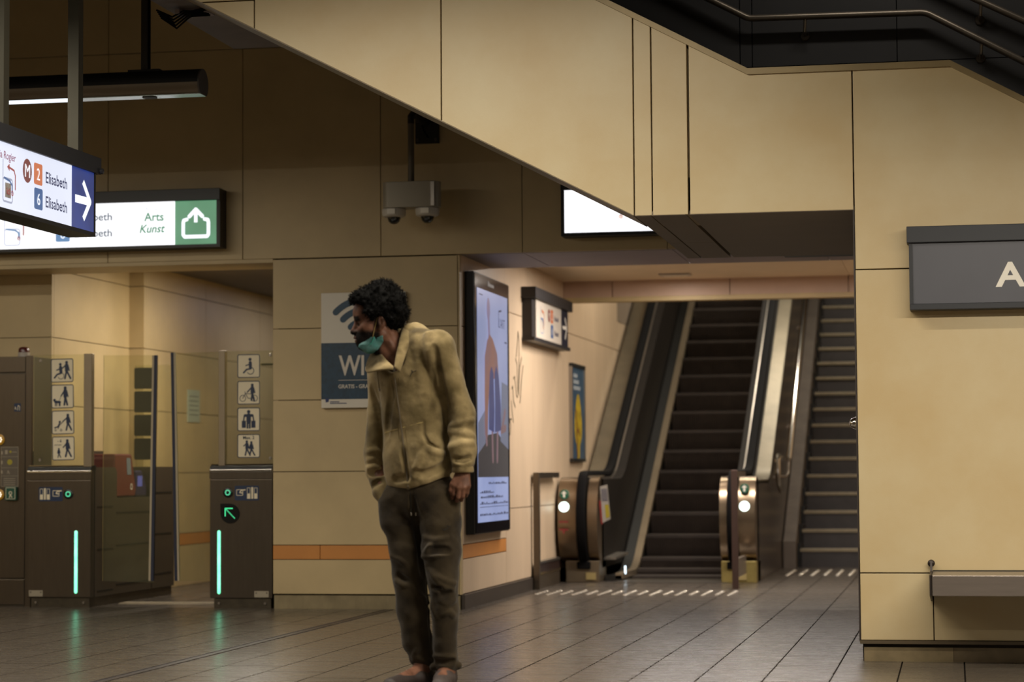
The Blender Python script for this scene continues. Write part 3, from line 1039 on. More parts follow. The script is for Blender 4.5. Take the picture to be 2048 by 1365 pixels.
text('GRATIS - GRATUIT - FREE', 0.038, (-4.240, yw, 1.546), UXx, UZ, WPR, wf, bold=0.0008, lift=0.002, width=0.40)
Art((0, yw, 0), UXx, UZ, 0.002).rect(-4.239, 1.601, -3.876, 1.604).build('rule', WPR, wf)
Art((0, yw, 0), UXx, UZ, 0.002).poly([(-4.332, 1.448), (-4.310, 1.452), (-4.306, 1.478), (-4.320, 1.474), (-4.326, 1.482), (-4.334, 1.474)]).build('emblem', INKBLUE, wf)
for zz in (1.449, 1.438):
    Art((0, yw, 0), UXx, UZ, 0.002).rect(-4.300, zz, -4.232 if zz > 1.44 else -4.180, zz + 0.006).build('small_print', INKBLUE, wf)

# ---- advertising screen on the passage wall
ad = thing('advertising_screen', 'tall lit advertising screen on the passage wall behind the man', 'screen', (-3.34, 16.27, 0.51))
xa = -3.300
MB().box(X0, xa - 0.006, 15.66, 16.93, 0.512, 2.372).build('casing', mat('screen_case', '#0b0b0c', 0.3, 0.1), ad, bevel=0.006)
MB().box(xa - 0.006, xa, 15.67, 16.92, 0.522, 2.362).build('front_glass', mat('screen_bezel', '#17161a', 0.12, 0, spec=0.8), ad)
SCR = emat('screen_sky', '#8f9cc9', 0.62, '#a9b2dd', 1.2)
MB().box(xa, xa + 0.002, 15.74, 16.85, 0.915, 2.262).build('picture', SCR, ad)
MB().box(xa, xa + 0.002, 15.74, 16.85, 0.594, 0.915).build('caption_panel', emat('screen_caption', '#93a3d6', 0.72, '#a4b2e2', 2), ad)
U = UY
a = Art((xa, 0, 0), UY, UZ, 0.003)
a.poly([(15.74, 0.915), (16.85, 0.915), (16.85, 1.12), (16.45, 1.24), (16.1, 1.22), (15.74, 1.08)])
a.build('picture_ground', emat('screen_ground', '#2c2a33', 0.5), ad)
a = Art((xa, 0, 0), UY, UZ, 0.004)
a.poly([(15.74, 1.08), (16.0, 1.16), (16.05, 1.42), (15.74, 1.30)])
a.build('picture_wall', emat('screen_wall', '#7f87a3', 0.5), ad)
Art((xa, 0, 0), UY, UZ, 0.004).poly([(16.55, 1.18), (16.85, 1.12), (16.85, 1.60), (16.6, 1.62)]).build('picture_wall', MATS['screen_wall'], ad)
SKIN_S = emat('screen_skin', '#8a6668', 0.55, '#93707c', 4)
a = Art((xa, 0, 0), UY, UZ, 0.005)
a.disc(16.12, 2.13, 0.060, 20, 0.085).line([(16.13, 2.06), (16.15, 1.92)], 0.07)
a.build('pictured_head', emat('screen_pale_skin', '#9283a8', 0.6, '#8a7896', 4), ad)
a = Art((xa, 0, 0), UY, UZ, 0.0045)
for q in ([(16.24, 1.30), (16.26, 1.04)], [(16.44, 1.30), (16.42, 1.04)], [(16.00, 1.32), (16.04, 1.16)], [(16.62, 1.28), (16.72, 1.40)], [(16.58, 1.26), (16.74, 1.28)]):
    Art((xa, 0, 0), UY, UZ, 0.0045).line(q, 0.055).build('pictured_limb', SKIN_S, ad)
a = Art((xa, 0, 0), UY, UZ, 0.008)
a.poly([(15.97, 1.22), (15.96, 1.50), (15.97, 1.78), (16.06, 1.90), (16.15, 1.95), (16.26, 1.92), (16.42, 1.82), (16.47, 1.66), (16.40, 1.64), (16.14, 1.62), (16.08, 1.40), (16.06, 1.20)])
a.build('pictured_coat', emat('screen_coat', '#9a6656', 0.6, '#8c6468', 3), ad)
a = Art((xa, 0, 0), UY, UZ, 0.010)
a.poly([(16.09, 1.26), (16.10, 1.50), (16.14, 1.67), (16.20, 1.72), (16.27, 1.67), (16.30, 1.40), (16.28, 1.24)])
a.build('pictured_skirt', emat('screen_skirt', '#2a3878', 0.6, '#38437c', 5), ad)
a = Art((xa, 0, 0), UY, UZ, 0.0102)
a.poly([(16.31, 1.24), (16.32, 1.45), (16.31, 1.67), (16.38, 1.73), (16.46, 1.66), (16.53, 1.45), (16.54, 1.26)])
a.build('pictured_skirt', MATS['screen_skirt'], ad)
SCRINK = emat('screen_ink', '#38406a', 0.45)
a = Art((xa, 0, 0), UY, UZ, 0.005)
a.line([(16.50, 2.14), (16.50, 2.03)], 0.012).line([(16.50, 2.14), (16.60, 2.15)], 0.014)
a.line([(16.72, 1.92), (16.80, 1.92)], 0.012)
a.line([(15.80, 2.22), (15.92, 2.22)], 0.008)
a.build('picture_marks', SCRINK, ad)
text("L'ART", 0.10, (xa, 16.50, 2.02), UY, UZ, SCRINK, ad, lift=0.005, xs=0.9)
a = Art((xa, 0, 0), UY, UZ, 0.004)
random.seed(3)
for zz, y0_, y1_ in ((0.865, 16.1, 16.78), (0.800, 15.80, 16.30), (0.765, 15.82, 16.62), (0.720, 15.79, 16.82), (0.640, 15.79, 16.82)):
    y_ = y0_
    while y_ < y1_:
        w_ = random.uniform(0.02, 0.07)
        h_ = 0.004 if zz in (0.72, 0.64) and False else random.uniform(0.008, 0.020)
        a.rect(y_, zz, min(y_ + w_, y1_), zz + h_)
        y_ += w_ + 0.015
a.rect(15.78, 0.700, 16.82, 0.704)
a.build('caption_text', SCRINK, ad)
a = Art((xa, 0, 0), UY, UZ)
for i_, h_ in enumerate((0.040, 0.030, 0.024, 0.024, 0.022, 0.024, 0.022)):
    a.rect(16.13 + 0.032 * i_, 2.298, 16.155 + 0.032 * i_, 2.298 + h_)
a.build('maker_lettering', mat('maker_grey', '#7d746c', 0.5), ad)

# ---- narrow framed poster
po = thing('framed_poster', 'narrow framed blue poster with a yellow figure on the passage wall', 'poster', (-3.36, 20.45, 1.045))
xp = X0 + 0.02
MB().box(X0, xp, 20.10, 20.80, 1.060, 1.912).build('board', mat('poster_blue', '#39536a', 0.4, 0, 0.15, 6), po)
for za_, zb_ in ((1.895, 1.925), (1.040, 1.068)):
    MB().box(X0, xp + 0.012, 20.08, 20.82, za_, zb_).build('frame_rail', BLACK, po)
for ya_, yb2_ in ((20.08, 20.105), (20.795, 20.82)):
    MB().box(X0, xp + 0.010, ya_, yb2_, 1.068, 1.895).build('frame_stile', SILVER, po)
a = Art((xp, 0, 0), UY, UZ)
pts = [(20.45 + 0.20 * math.cos(t) * (1 - 0.35 * math.sin(t)), 1.42 + 0.24 * math.sin(t)) for t in [2 * math.pi * k / 24 for k in range(24)]]
a.poly(pts).poly([(20.32, 1.30), (20.58, 1.30), (20.52, 1.07), (20.38, 1.07)])
a.build('pictured_yellow_shape', mat('poster_yellow', '#b59a1f', 0.5, 0, 0.3, 14), po)
a = Art((xp, 0, 0), UY, UZ, 0.002)
a.line([(20.33, 1.50), (20.36, 1.36), (20.40, 1.10)], 0.05).line([(20.38, 1.30), (20.46, 1.34), (20.54, 1.28)], 0.03)
a.build('pictured_marks', mat('poster_brown', '#7a4a22', 0.5), po)
for k, zz in enumerate((1.80, 1.745, 1.69)):
    Art((xp, 0, 0), UY, UZ).rect(20.20, zz, 20.42 + 0.08 * k, zz + 0.035).build('poster_text', mat('poster_print', '#9aa4ac', 0.5), po)

# ---- twin dome camera on a drop pole
cmr = thing('security_camera', 'grey twin dome security camera hanging from a wall bracket', 'camera', (-3.645, 15.2, 2.69))
CAMG = mat('camera_grey', '#938b7a', 0.45, 0.1, 0.04)
# housing with rounded ends
pts = []
for cx_, a0 in ((-3.492, -90), (-3.788, 90)):
    for k in range(9):
        t_ = math.radians(a0 + 180 * k / 8)
        pts.append((cx_ + 0.055 * math.cos(t_), 15.2 + 0.075 * math.sin(t_)))
MB().prism(pts, 'z', 2.772, 2.952).build('housing', CAMG, cmr, smooth=40, bevel=0.004)
MB().box(-3.49, -3.465, 15.2 - 0.08, 15.2 - 0.07, 2.78, 2.945).build('housing_seam', SILVER, cmr)
for cx_ in (-3.768, -3.531):
    MB().lathe((cx_, 15.2, 2.712), [(0.060, 0), (0.078, 0.008), (0.083, 0.03), (0.083, 0.055), (0.070, 0.062)], 24).build('dome_collar', mat('camera_white', '#b9b2a6', 0.4), cmr, smooth=40)
    MB().lathe((cx_, 15.2, 2.712), [(0.004, -0.047), (0.022, -0.043), (0.038, -0.028), (0.046, -0.004), (0.046, 0.004)], 24).build('dome_lens', mat('smoked_dome', '#0a0908', 0.08, 0, spec=0.8), cmr, smooth=60)
    Art((cx_, 15.2 - 0.0845, 2.735), UXx, UZ).rect(-0.028, -0.006, 0.028, 0.028).build('type_label', WHITE, cmr)
MB().cyl((-3.645, 15.2, 2.95), (-3.645, 15.2, 3.40), 0.022, 16).build('pole', mat('camera_pole', '#5f574a', 0.5, 0.2), cmr, smooth=40)
MB().box(-3.68, -3.51, 15.47, 15.5, 3.26, 3.444).build('bracket_plate', mat('bracket_dark', '#2b2720', 0.5, 0.3), cmr, bevel=0.003)
MB().tube([(-3.645, 15.2, 3.36), (-3.645, 15.2, 3.41), (-3.64, 15.24, 3.435), (-3.62, 15.36, 3.42), (-3.60, 15.475, 3.40)], 0.024, 12).build('bracket_arm', MATS['bracket_dark'], cmr, smooth=50)
MB().tube([(-3.63, 15.46, 3.42), (-3.60, 15.40, 3.34), (-3.585, 15.465, 3.30)], 0.007, 8).build('cable', RUBBER, cmr, smooth=50)
for bx, bz in ((-3.66, 3.42), (-3.53, 3.42), (-3.66, 3.285), (-3.53, 3.285)):
    MB().lathe((bx, 15.455, bz), [(0.010, 0), (0.012, 0.015)], 8, 'y').build('bolt', STEEL_D, cmr)
# ================================================================== FARE GATES
GATE = mat('gate_steel', '#665c50', 0.34, 0.92, 0.05, 5, stretch=(10, 1, 1), bump=0.01, bscale=40)
GATE_SIDE = mat('gate_side_steel', '#544c41', 0.40, 0.5, 0.06, 5)  # same stainless steel; darker reflections on the sides are put into the colour
LEDG = emat('led_green', '#62e0a8', 2.2, '#8af0c4', 8)
LEDRING = emat('led_ring', '#4fd39a', 1.4)
NAVYLABEL = mat('navy_label', '#1b2b49', 0.45, 0, 0.04)
CREAM = mat('cream_print', '#dccfb2', 0.5, 0, 0.02)
YG = 15.52
UX = (1, 0, 0)


def fig_person(a, x, y, h, walk=0.12, arm=None):
    """standing pictogram of height h with its feet at (x, y)"""
    a.disc(x, y + h * 0.92, h * 0.085, 14)
    a.line([(x, y + h * 0.78), (x, y + h * 0.48)], h * 0.20)
    a.line([(x, y + h * 0.48), (x - h * walk * 0.5, y + h * 0.05)], h * 0.10)
    a.line([(x, y + h * 0.48), (x + h * walk * 1.1, y + h * 0.05)], h * 0.10)
    a.line([(x + h * 0.08, y + h * 0.76), (x + h * 0.15, y + h * 0.48)], h * 0.07)
    if arm:
        a.line([(x - h * 0.06, y + h * 0.76), arm], h * 0.07)
    else:
        a.line([(x - h * 0.08, y + h * 0.76), (x - h * 0.15, y + h * 0.48)], h * 0.07)


def pictogram(a, kind, s):
    if kind == 'wheelchair_helper':
        fig_person(a, 0.70 * s, 0.12 * s, 0.78 * s, 0.2, (0.52 * s, 0.60 * s))
        a.disc(0.42 * s, 0.76 * s, 0.06 * s).line([(0.43 * s, 0.64 * s), (0.45 * s, 0.42 * s)], 0.14 * s)
        a.line([(0.44 * s, 0.38 * s), (0.28 * s, 0.34 * s), (0.16 * s, 0.20 * s)], 0.07 * s).line([(0.42 * s, 0.58 * s), (0.26 * s, 0.52 * s)], 0.05 * s)
        a.arc(0.45 * s, 0.27 * s, 0.13 * s, 0.025 * s, -160, 90)
    elif kind == 'dog':
        fig_person(a, 0.62 * s, 0.10 * s, 0.82 * s, 0.1, (0.44 * s, 0.52 * s))
        a.line([(0.44 * s, 0.52 * s), (0.34 * s, 0.30 * s)], 0.018 * s)
        a.line([(0.18 * s, 0.28 * s), (0.38 * s, 0.26 * s)], 0.11 * s).disc(0.14 * s, 0.35 * s, 0.06 * s)
        for xx in (0.18, 0.24, 0.35, 0.39):
            a.line([(xx * s, 0.24 * s), (xx * s, 0.11 * s)], 0.04 * s)
    elif kind == 'pushchair':
        fig_person(a, 0.72 * s, 0.14 * s, 0.72 * s, 0.2, (0.50 * s, 0.54 * s))
        a.line([(0.52 * s, 0.54 * s), (0.36 * s, 0.40 * s), (0.28 * s, 0.24 * s)], 0.03 * s)
        a.disc(0.36 * s, 0.52 * s, 0.05 * s).line([(0.35 * s, 0.46 * s), (0.28 * s, 0.32 * s), (0.14 * s, 0.28 * s)], 0.06 * s)
        a.arc(0.17 * s, 0.18 * s, 0.04 * s, 0.018 * s, 0, 360, 10).arc(0.42 * s, 0.18 * s, 0.04 * s, 0.018 * s, 0, 360, 10)
    elif kind == 'child':
        fig_person(a, 0.68 * s, 0.12 * s, 0.76 * s, 0.2, (0.50 * s, 0.54 * s))
        fig_person(a, 0.30 * s, 0.10 * s, 0.42 * s, 0.18)
    elif kind == 'wheelchair':
        a.disc(0.56 * s, 0.78 * s, 0.07 * s).line([(0.57 * s, 0.64 * s), (0.58 * s, 0.42 * s)], 0.14 * s)
        a.line([(0.58 * s, 0.38 * s), (0.42 * s, 0.36 * s), (0.28 * s, 0.22 * s)], 0.07 * s).line([(0.55 * s, 0.58 * s), (0.38 * s, 0.52 * s)], 0.05 * s)
        a.arc(0.58 * s, 0.30 * s, 0.15 * s, 0.03 * s, -150, 100)
    elif kind == 'bicycle':
        fig_person(a, 0.66 * s, 0.14 * s, 0.74 * s, 0.1, (0.44 * s, 0.52 * s))
        for xx in (0.24, 0.76):
            a.arc(xx * s, 0.26 * s, 0.13 * s, 0.025 * s, 0, 360, 20)
        a.line([(0.24 * s, 0.26 * s), (0.36 * s, 0.46 * s), (0.66 * s, 0.44 * s), (0.76 * s, 0.26 * s), (0.48 * s, 0.26 * s), (0.36 * s, 0.46 * s), (0.34 * s, 0.54 * s)], 0.025 * s)
    elif kind == 'suitcases':
        a.disc(0.5 * s, 0.82 * s, 0.075 * s)
        a.line([(0.34 * s, 0.66 * s), (0.66 * s, 0.66 * s)], 0.12 * s).line([(0.5 * s, 0.66 * s), (0.5 * s, 0.40 * s)], 0.20 * s)
        a.line([(0.45 * s, 0.40 * s), (0.45 * s, 0.14 * s)], 0.08 * s).line([(0.55 * s, 0.40 * s), (0.55 * s, 0.14 * s)], 0.08 * s)
        a.line([(0.31 * s, 0.66 * s), (0.28 * s, 0.46 * s)], 0.06 * s).line([(0.69 * s, 0.66 * s), (0.72 * s, 0.46 * s)], 0.06 * s)
        a.rect(0.20 * s, 0.14 * s, 0.38 * s, 0.44 * s).rect(0.62 * s, 0.14 * s, 0.80 * s, 0.44 * s)
    elif kind == 'pair':
        fig_person(a, 0.42 * s, 0.08 * s, 0.66 * s, 0.2, (0.28 * s, 0.50 * s))
        fig_person(a, 0.62 * s, 0.08 * s, 0.62 * s, 0.22)


def sticker(parent, x, z, s, kind, y, tilt=0.0):
    c, sn = math.cos(tilt), math.sin(tilt)
    ux, uz = (c, 0, sn), (-sn, 0, c)
    parent = Art((x, y, z), ux, uz, 0.001).rrect(0, 0, s, s, s * 0.09).build('pictogram_sticker', CREAM, parent)
    a = Art((x, y, z), ux, uz, 0.002).rframe(0, 0, s, s, s * 0.09, s * 0.035)
    pictogram(a, kind, s)
    a.build('pictogram', NAVY, parent)
    o = Vector((x, y, z))
    if kind == 'child':
        text('- 6', s * 0.17, o + Vector(ux) * s * 0.24 + Vector(uz) * s * 0.76, ux, uz, NAVY, parent, bold=0.0006, lift=0.002)
        text('ans/jaar', s * 0.11, o + Vector(ux) * s * 0.10 + Vector(uz) * s * 0.62, ux, uz, NAVY, parent, lift=0.002)
    if kind == 'pair':
        text('Max. 2', s * 0.19, o + Vector(ux) * s * 0.5 + Vector(uz) * s * 0.79, ux, uz, NAVY, parent, align='CENTER', bold=0.0006, lift=0.002)


def gate_cabinet(t, x0, x1):
    """cabinet with a stepped side profile (lower in the middle where the card reader sits)"""
    def arc(cy, cz, r, a0, a1):
        return [(cy + r * math.cos(math.radians(a0 + (a1 - a0) * k / 5)), cz + r * math.sin(math.radians(a0 + (a1 - a0) * k / 5))) for k in range(6)]
    prof = [(YG + 0.012, 0.07), (17.31, 0.07)] + arc(17.26, 0.95, 0.06, 0, 90) + [(16.80, 1.01), (16.80, 0.78), (16.05, 0.78)] + arc(16.0, 0.955, 0.05, 0, 90) + [(YG + 0.012, 1.005)]
    MB().prism(prof, 'x', x0 + 0.003, x1 - 0.003).build('cabinet_body', GATE_SIDE, t)
    # front sheet, plinth and lid
    MB().box(x0, x1, YG, YG + 0.014, 0.072, 0.912).build('front_panel', GATE, t, bevel=0.003)
    MB().box(x0 + 0.028, x1 - 0.012, YG + 0.012, 17.28, 0.0, 0.068).build('plinth', mat('gate_plinth', '#4a4235', 0.45, 0.6, 0.2, 20), t)
    MB().box(x0 - 0.002, x1 + 0.002, YG - 0.004, YG + 0.014, 0.916, 0.962).build('lid_front', GATE, t)
    MB().box(x0 - 0.003, x1 + 0.003, YG - 0.010, YG + 0.02, 0.962, 0.984).build('lid_chrome_strip', CHROME, t, bevel=0.006)
    MB().prism([(YG - 0.002, 0.984), (YG + 0.10, 0.984), (YG + 0.10, 1.018), (YG + 0.045, 1.018), (YG + 0.008, 1.004)], 'x', x0 - 0.001, x1 + 0.001).build('lid', BLACK, t)
    MB().box(x0 - 0.002, x1 + 0.002, YG + 0.03, YG + 0.05, 1.016, 1.021).build('lid_edge', CHROME, t)
    for bx in (x0 + 0.065, x1 - 0.055):
        MB().lathe((bx, YG + 0.004, 0.034), [(0.009, 0), (0.010, 0.010)], 10, 'y').build('plinth_bolt', STEEL, t)
    # seams along the side
    for ya, yb, zz in ((15.66, 15.97, 0.71), (15.66, 15.97, 0.40), (15.66, 15.97, 0.10), (16.04, 16.76, 0.66), (16.04, 16.76, 0.42), (16.04, 16.76, 0.13), (16.83, 17.25, 0.80), (16.83, 17.25, 0.48), (16.83, 17.25, 0.17)):
        MB().box(x1 - 0.0035, x1 - 0.001, ya, yb, zz, zz + 0.014).build('side_seam', BLACK, t)
    MB().box(x1 - 0.0035, x1 - 0.001, 15.60, 15.604, 0.07, 0.98).build('side_joint', BLACK, t)
    MB().box(x1 - 0.0035, x1 - 0.001, 16.795, 16.80, 0.07, 0.78).build('side_joint', BLACK, t)


def led_ring(t, x, z, r=0.036):
    t = MB().lathe((x, YG - 0.008, z), [(r * 0.86, 0), (r, 0.004), (r, 0.010)], 26, 'y').build('reader_disc', mat('reader_black', '#0d1410', 0.3), t, smooth=40)
    a = Art((x, YG - 0.0085, z), UX, UZ, 0.001)
    for k in range(10):
        t_ = 2 * math.pi * k / 10
        a.disc(0.0165 * math.cos(t_), 0.0165 * math.sin(t_), 0.0046, 8)
    a.build('led_dots', LEDRING, t)


def gate_label(t, x0, z0, x1, z1, flip):
    t = Art((0, YG, 0), UX, UZ, 0.001).rrect(x0, z0, x1, z1, 0.010).build('blue_label', NAVYLABEL, t)
    a = Art((0, YG, 0), UX, UZ, 0.002)
    xb_ = x0 + 0.010 if not flip else x1 - 0.088
    for k in range(2):
        xx = xb_ + k * 0.052
        a.rect(xx, z0 + 0.012, xx + 0.024, z0 + 0.046).rframe(xx, z0 + 0.046, xx + 0.024, z0 + 0.090, 0.003, 0.003)
    a.rect(xb_ + 0.031, z0 + 0.012, xb_ + 0.045, z0 + 0.094)
    hx = x0 + 0.108 if not flip else x0 + 0.012
    a.rframe(hx, z0 + 0.034, hx + 0.050, z0 + 0.078, 0.006, 0.004)
    a.line([(hx + 0.066, z0 + 0.075), (hx + 0.036, z0 + 0.072), (hx + 0.026, z0 + 0.056), (hx + 0.046, z0 + 0.052)], 0.008)
    a.build('label_print', CREAM, t)


def light_bar(t, x):
    MB().prism([(x + 0.011 * math.cos(k * math.pi / 6), 0.111 + 0.011 * math.sin(k * math.pi / 6)) for k in range(6, 13)]
               + [(x + 0.011 * math.cos(k * math.pi / 6), 0.540 + 0.011 * math.sin(k * math.pi / 6)) for k in range(0, 7)], 'y', YG - 0.005, YG + 0.002).build('light_bar', LEDG, t)


def number_plate(t, x):
    t = MB().box(x, x + 0.105, YG - 0.003, YG, 0.078, 0.122).build('number_plate', mat('plate_pale', '#a09683', 0.45, 0.4), t)
    for k in (0.014, 0.091):
        MB().lathe((x + k, YG - 0.005, 0.108), [(0.005, 0), (0.005, 0.003)], 8, 'y').build('plate_screw', STEEL_D, t)


def leaf(t, corners, strip_left):
    """swing glass door leaf with a dark and pale closing edge"""
    y = 15.66
    t = MB().prism(corners, 'y', y, y + 0.010).build('glass_leaf', GLASS, t)
    (xl0, z0), (xr0, _), (xr1, z1), (xl1, _) = corners
    w = 0.022
    if strip_left:
        MB().prism([(xl0, z0), (xl0 + w, z0), (xl1 + w, z1), (xl1, z1)], 'y', y - 0.006, y + 0.016).build('closing_edge', mat('navy_rubber', '#1d2135', 0.5), t)
        MB().prism([(xl0 + w, z0), (xl0 + w + 0.013, z0), (xl1 + w + 0.013, z1), (xl1 + w, z1)], 'y', y - 0.005, y + 0.015).build('edge_trim', mat('pale_edge', '#a89a80', 0.4, 0.3), t)
    else:
        MB().prism([(xr0 - w, z0), (xr0, z0), (xr1, z1), (xr1 - w, z1)], 'y', y - 0.006, y + 0.016).build('closing_edge', mat('navy_rubber', '#1d2135'), t)
        MB().prism([(xr0 - w - 0.015, z0), (xr0 - w, z0), (xr1 - w, z1), (xr1 - w - 0.015, z1)], 'y', y - 0.005, y + 0.015).build('edge_trim', mat('pale_edge', '#a89a80'), t)


POSTM = mat('gate_post', '#8b7c66', 0.42, 0.5, 0.05)
# left gate
g1 = thing('fare_gate', 'steel fare gate with pushchair and dog stickers on its glass', 'ticket gate', (-6.34, 16.4, 0), 'fare gates')
gate_cabinet(g1, -6.582, -6.098)
MB().box(-6.555, -6.165, 15.555, 15.567, 1.018, 1.822).build('glass_screen', GLASS, g1)
MB().box(-6.165, -6.104, 15.545, 15.60, 1.005, 1.826).build('screen_post', POSTM, g1, bevel=0.003)
for bx in (-6.50,):
    for bz in (1.06, 1.78):
        MB().lathe((bx, 15.548, bz), [(0.010, 0), (0.012, 0.007)], 10, 'y').build('glass_button', STEEL, g1)
for k, kd in enumerate(('wheelchair_helper', 'dog', 'pushchair', 'child')):
    sticker(g1, -6.418 + 0.004 * k, 1.620 - 0.188 * k, 0.172, kd, 15.553, 0.012)
gate_label(g1, -6.495, 0.762, -6.311, 0.864, False)
led_ring(g1, -6.267, 0.813)
light_bar(g1, -6.208)
number_plate(g1, -6.565)
leaf(g1, [(-6.062, 0.185), (-5.672, 0.172), (-5.648, 1.812), (-6.058, 1.818)], False)
MB().box(-6.40, -6.10, 17.245, 17.257, 1.01, 1.822).build('glass_screen', GLASS, g1)
STB = mat('sticker_back', '#1d1b17', 0.5)
for k in range(4):
    Art((-6.412, 17.243, 1.632 - 0.188 * k), UX, UZ, 0.001).rrect(0, 0, 0.178, 0.170, 0.015).build('sticker_back', STB, g1)

# right gate
g2 = thing('fare_gate', 'steel fare gate with green arrow light beside the pier', 'ticket gate', (-4.97, 16.4, 0), 'fare gates')
gate_cabinet(g2, -5.202, -4.742)
MB().box(-5.100, -4.745, 15.555, 15.567, 1.018, 1.826).build('glass_screen', GLASS, g2)
MB().box(-5.147, -5.100, 15.545, 15.60, 1.005, 1.832).build('screen_post', POSTM, g2, bevel=0.003)
MB().box(-4.842, -4.745, 15.568, 15.60, 1.722, 1.736).build('glass_clip', CHROME, g2)
for bz in (1.06, 1.795):
    MB().lathe((-4.765, 15.548, bz), [(0.010, 0), (0.012, 0.007)], 10, 'y').build('glass_button', STEEL, g2)
for k, kd in enumerate(('wheelchair', 'bicycle', 'suitcases', 'pair')):
    sticker(g2, -5.009, 1.634 - 0.190 * k, 0.168, kd, 15.553)
gate_label(g2, -5.018, 0.762, -4.838, 0.866, True)
led_ring(g2, -5.067, 0.818)
light_bar(g2, -5.134)
number_plate(g2, -4.872)
# drop-shaped arrow lamp
pts = [(-5.123, 0.740)] + [(-5.051 + 0.070 * math.cos(math.radians(a_)), 0.670 + 0.070 * math.sin(math.radians(a_))) for a_ in range(90, -181, -15)]
al_ = MB().prism(pts, 'y', YG - 0.006, YG + 0.001).build('arrow_lamp', mat('lamp_black', '#060706', 0.3), g2)
a = Art((0, YG - 0.006, 0), UX, UZ, 0.001)
for k in range(9):
    a.disc(-5.086 + 0.0085 * k, 0.706 - 0.0085 * k, 0.0042, 8)
for k in range(8):
    a.disc(-5.086 + 0.0075 * k, 0.706, 0.0042, 8).disc(-5.086, 0.706 - 0.0075 * k, 0.0042, 8)
a.build('arrow_dots', emat('led_arrow', '#35d68a', 1.6), al_)
leaf(g2, [(-5.512, 0.185), (-5.165, 0.185), (-5.160, 1.830), (-5.545, 1.822)], True)

# card readers standing in the recess of the left gate
cr = thing('card_reader', 'dark red card reader with small screen on the left fare gate', 'card reader', (-6.22, 16.22, 0.78), 'card readers')
REDP = mat('reader_red', '#6a2d26', 0.45, 0, 0.08)
MB().prism([(15.99, 0.785), (16.44, 0.785), (16.47, 0.84), (16.37, 1.105), (16.02, 1.105)], 'x', -6.33, -6.105).build('case', REDP, cr, bevel=0.012)
Art((-6.1045, 0, 0), UY, UZ).poly([(16.27, 0.95), (16.36, 0.95), (16.335, 1.075), (16.255, 1.075)]).build('screen', emat('reader_screen', '#7d8a8e', 0.25), cr)
Art((-6.1045, 0, 0), UY, UZ).arc(16.36, 0.86, 0.020, 0.010, 0, 360, 14).build('tap_mark', WHITE, cr)
Art((-6.1045, 0, 0), UY, UZ).disc(16.02, 0.90, 0.03).build('side_lamp', mat('amber_lamp', '#b98a1c', 0.4), cr)
MB().box(-6.36, -6.33, 16.05, 16.36, 0.785, 1.13).build('back_plate', GATE_SIDE, cr)
cr2 = thing('card_reader', 'small purple-lit card reader behind the red one', 'card reader', (-6.24, 16.62, 0.78), 'card readers')
MB().prism([(16.52, 0.785), (16.76, 0.785), (16.76, 0.86), (16.66, 0.98), (16.52, 0.98)], 'x', -6.36, -6.13).build('case', mat('reader_purple', '#2c2748', 0.35), cr2, bevel=0.010)
Art((-6.1295, 0, 0), UY, UZ).rect(16.56, 0.86, 16.66, 0.94).build('screen', emat('reader_glow', '#4a52b8', 0.5), cr2)

# tall ticket cabinet at the left edge
tc = thing('ticket_cabinet', 'tall steel ticket cabinet with amber buttons at the left edge', 'cabinet', (-7.0, 15.8, 0))
yc = 15.60
MB().box(-7.45, -6.59, yc + 0.012, 15.99, 0.0, 1.816).build('body', GATE_SIDE, tc)
MB().box(-7.45, -6.637, yc, yc + 0.014, 0.205, 1.690).build('door', GATE, tc, bevel=0.003)
MB().box(-7.45, -6.637, yc, yc + 0.014, 1.702, 1.816).build('top_panel', GATE, tc, bevel=0.003)
MB().box(-7.45, -6.637, yc, yc + 0.014, 0.012, 0.195).build('kick_panel', GATE, tc, bevel=0.003)
MB().box(-6.630, -6.588, yc - 0.004, yc + 0.03, 0.0, 1.822).build('edge_post', GATE, tc)
MB().lathe((-6.70, 15.72, 1.816), [(0.044, 0), (0.044, 0.032), (0.040, 0.036)], 22).build('beacon_base', mat('beacon_clear', '#a59c92', 0.3), tc, smooth=40)
MB().lathe((-6.70, 15.72, 1.852), [(0.040, 0), (0.040, 0.026), (0.030, 0.038), (0.006, 0.042)], 22).build('beacon_dome', mat('beacon_red', '#4a1414', 0.25, 0, spec=0.7), tc, smooth=50)
for zz in (1.211, 0.811):
    ab_ = MB().lathe((-6.833, yc - 0.012, zz), [(0.030, 0), (0.040, 0.004), (0.040, 0.013)], 24, 'y').build('amber_button', mat('amber_ring', '#b98a1c', 0.4), tc, smooth=40)
    a = Art((-6.833, yc - 0.0125, zz), UX, UZ)
    for k in range(8):
        t_ = 2 * math.pi * k / 8
        a.disc(0.018 * math.cos(t_), 0.018 * math.sin(t_), 0.006, 8)
    a.build('button_leds', emat('led_amber', '#fff0d8', 1.6), ab_)
il_ = Art((0, yc, 0), UX, UZ).rect(-6.822, 0.868, -6.686, 1.158).build('instruction_label', mat('label_grey', '#5d5346', 0.5), tc)
a = Art((0, yc, 0), UX, UZ, 0.002).rframe(-6.822, 0.868, -6.686, 1.158, 0.002, 0.003)
a.rect(-6.79, 1.105, -6.77, 1.135).rect(-6.735, 1.118, -6.70, 1.122).rect(-6.822, 1.085, -6.686, 1.087).rect(-6.822, 1.005, -6.686, 1.007).rect(-6.822, 0.945, -6.686, 0.947)
for zz in (0.925, 0.91, 0.895, 0.88):
    a.rect(-6.80, zz, -6.71, zz + 0.004)
for zz in (1.115, 1.045, 0.975):
    a.rect(-6.822, zz - 0.012, -6.808, zz + 0.012)
a.line([(-6.77, 0.965), (-6.765, 0.985), (-6.755, 0.962)], 0.005)
a.build('instruction_print', mat('label_print', '#988c78', 0.5), il_)
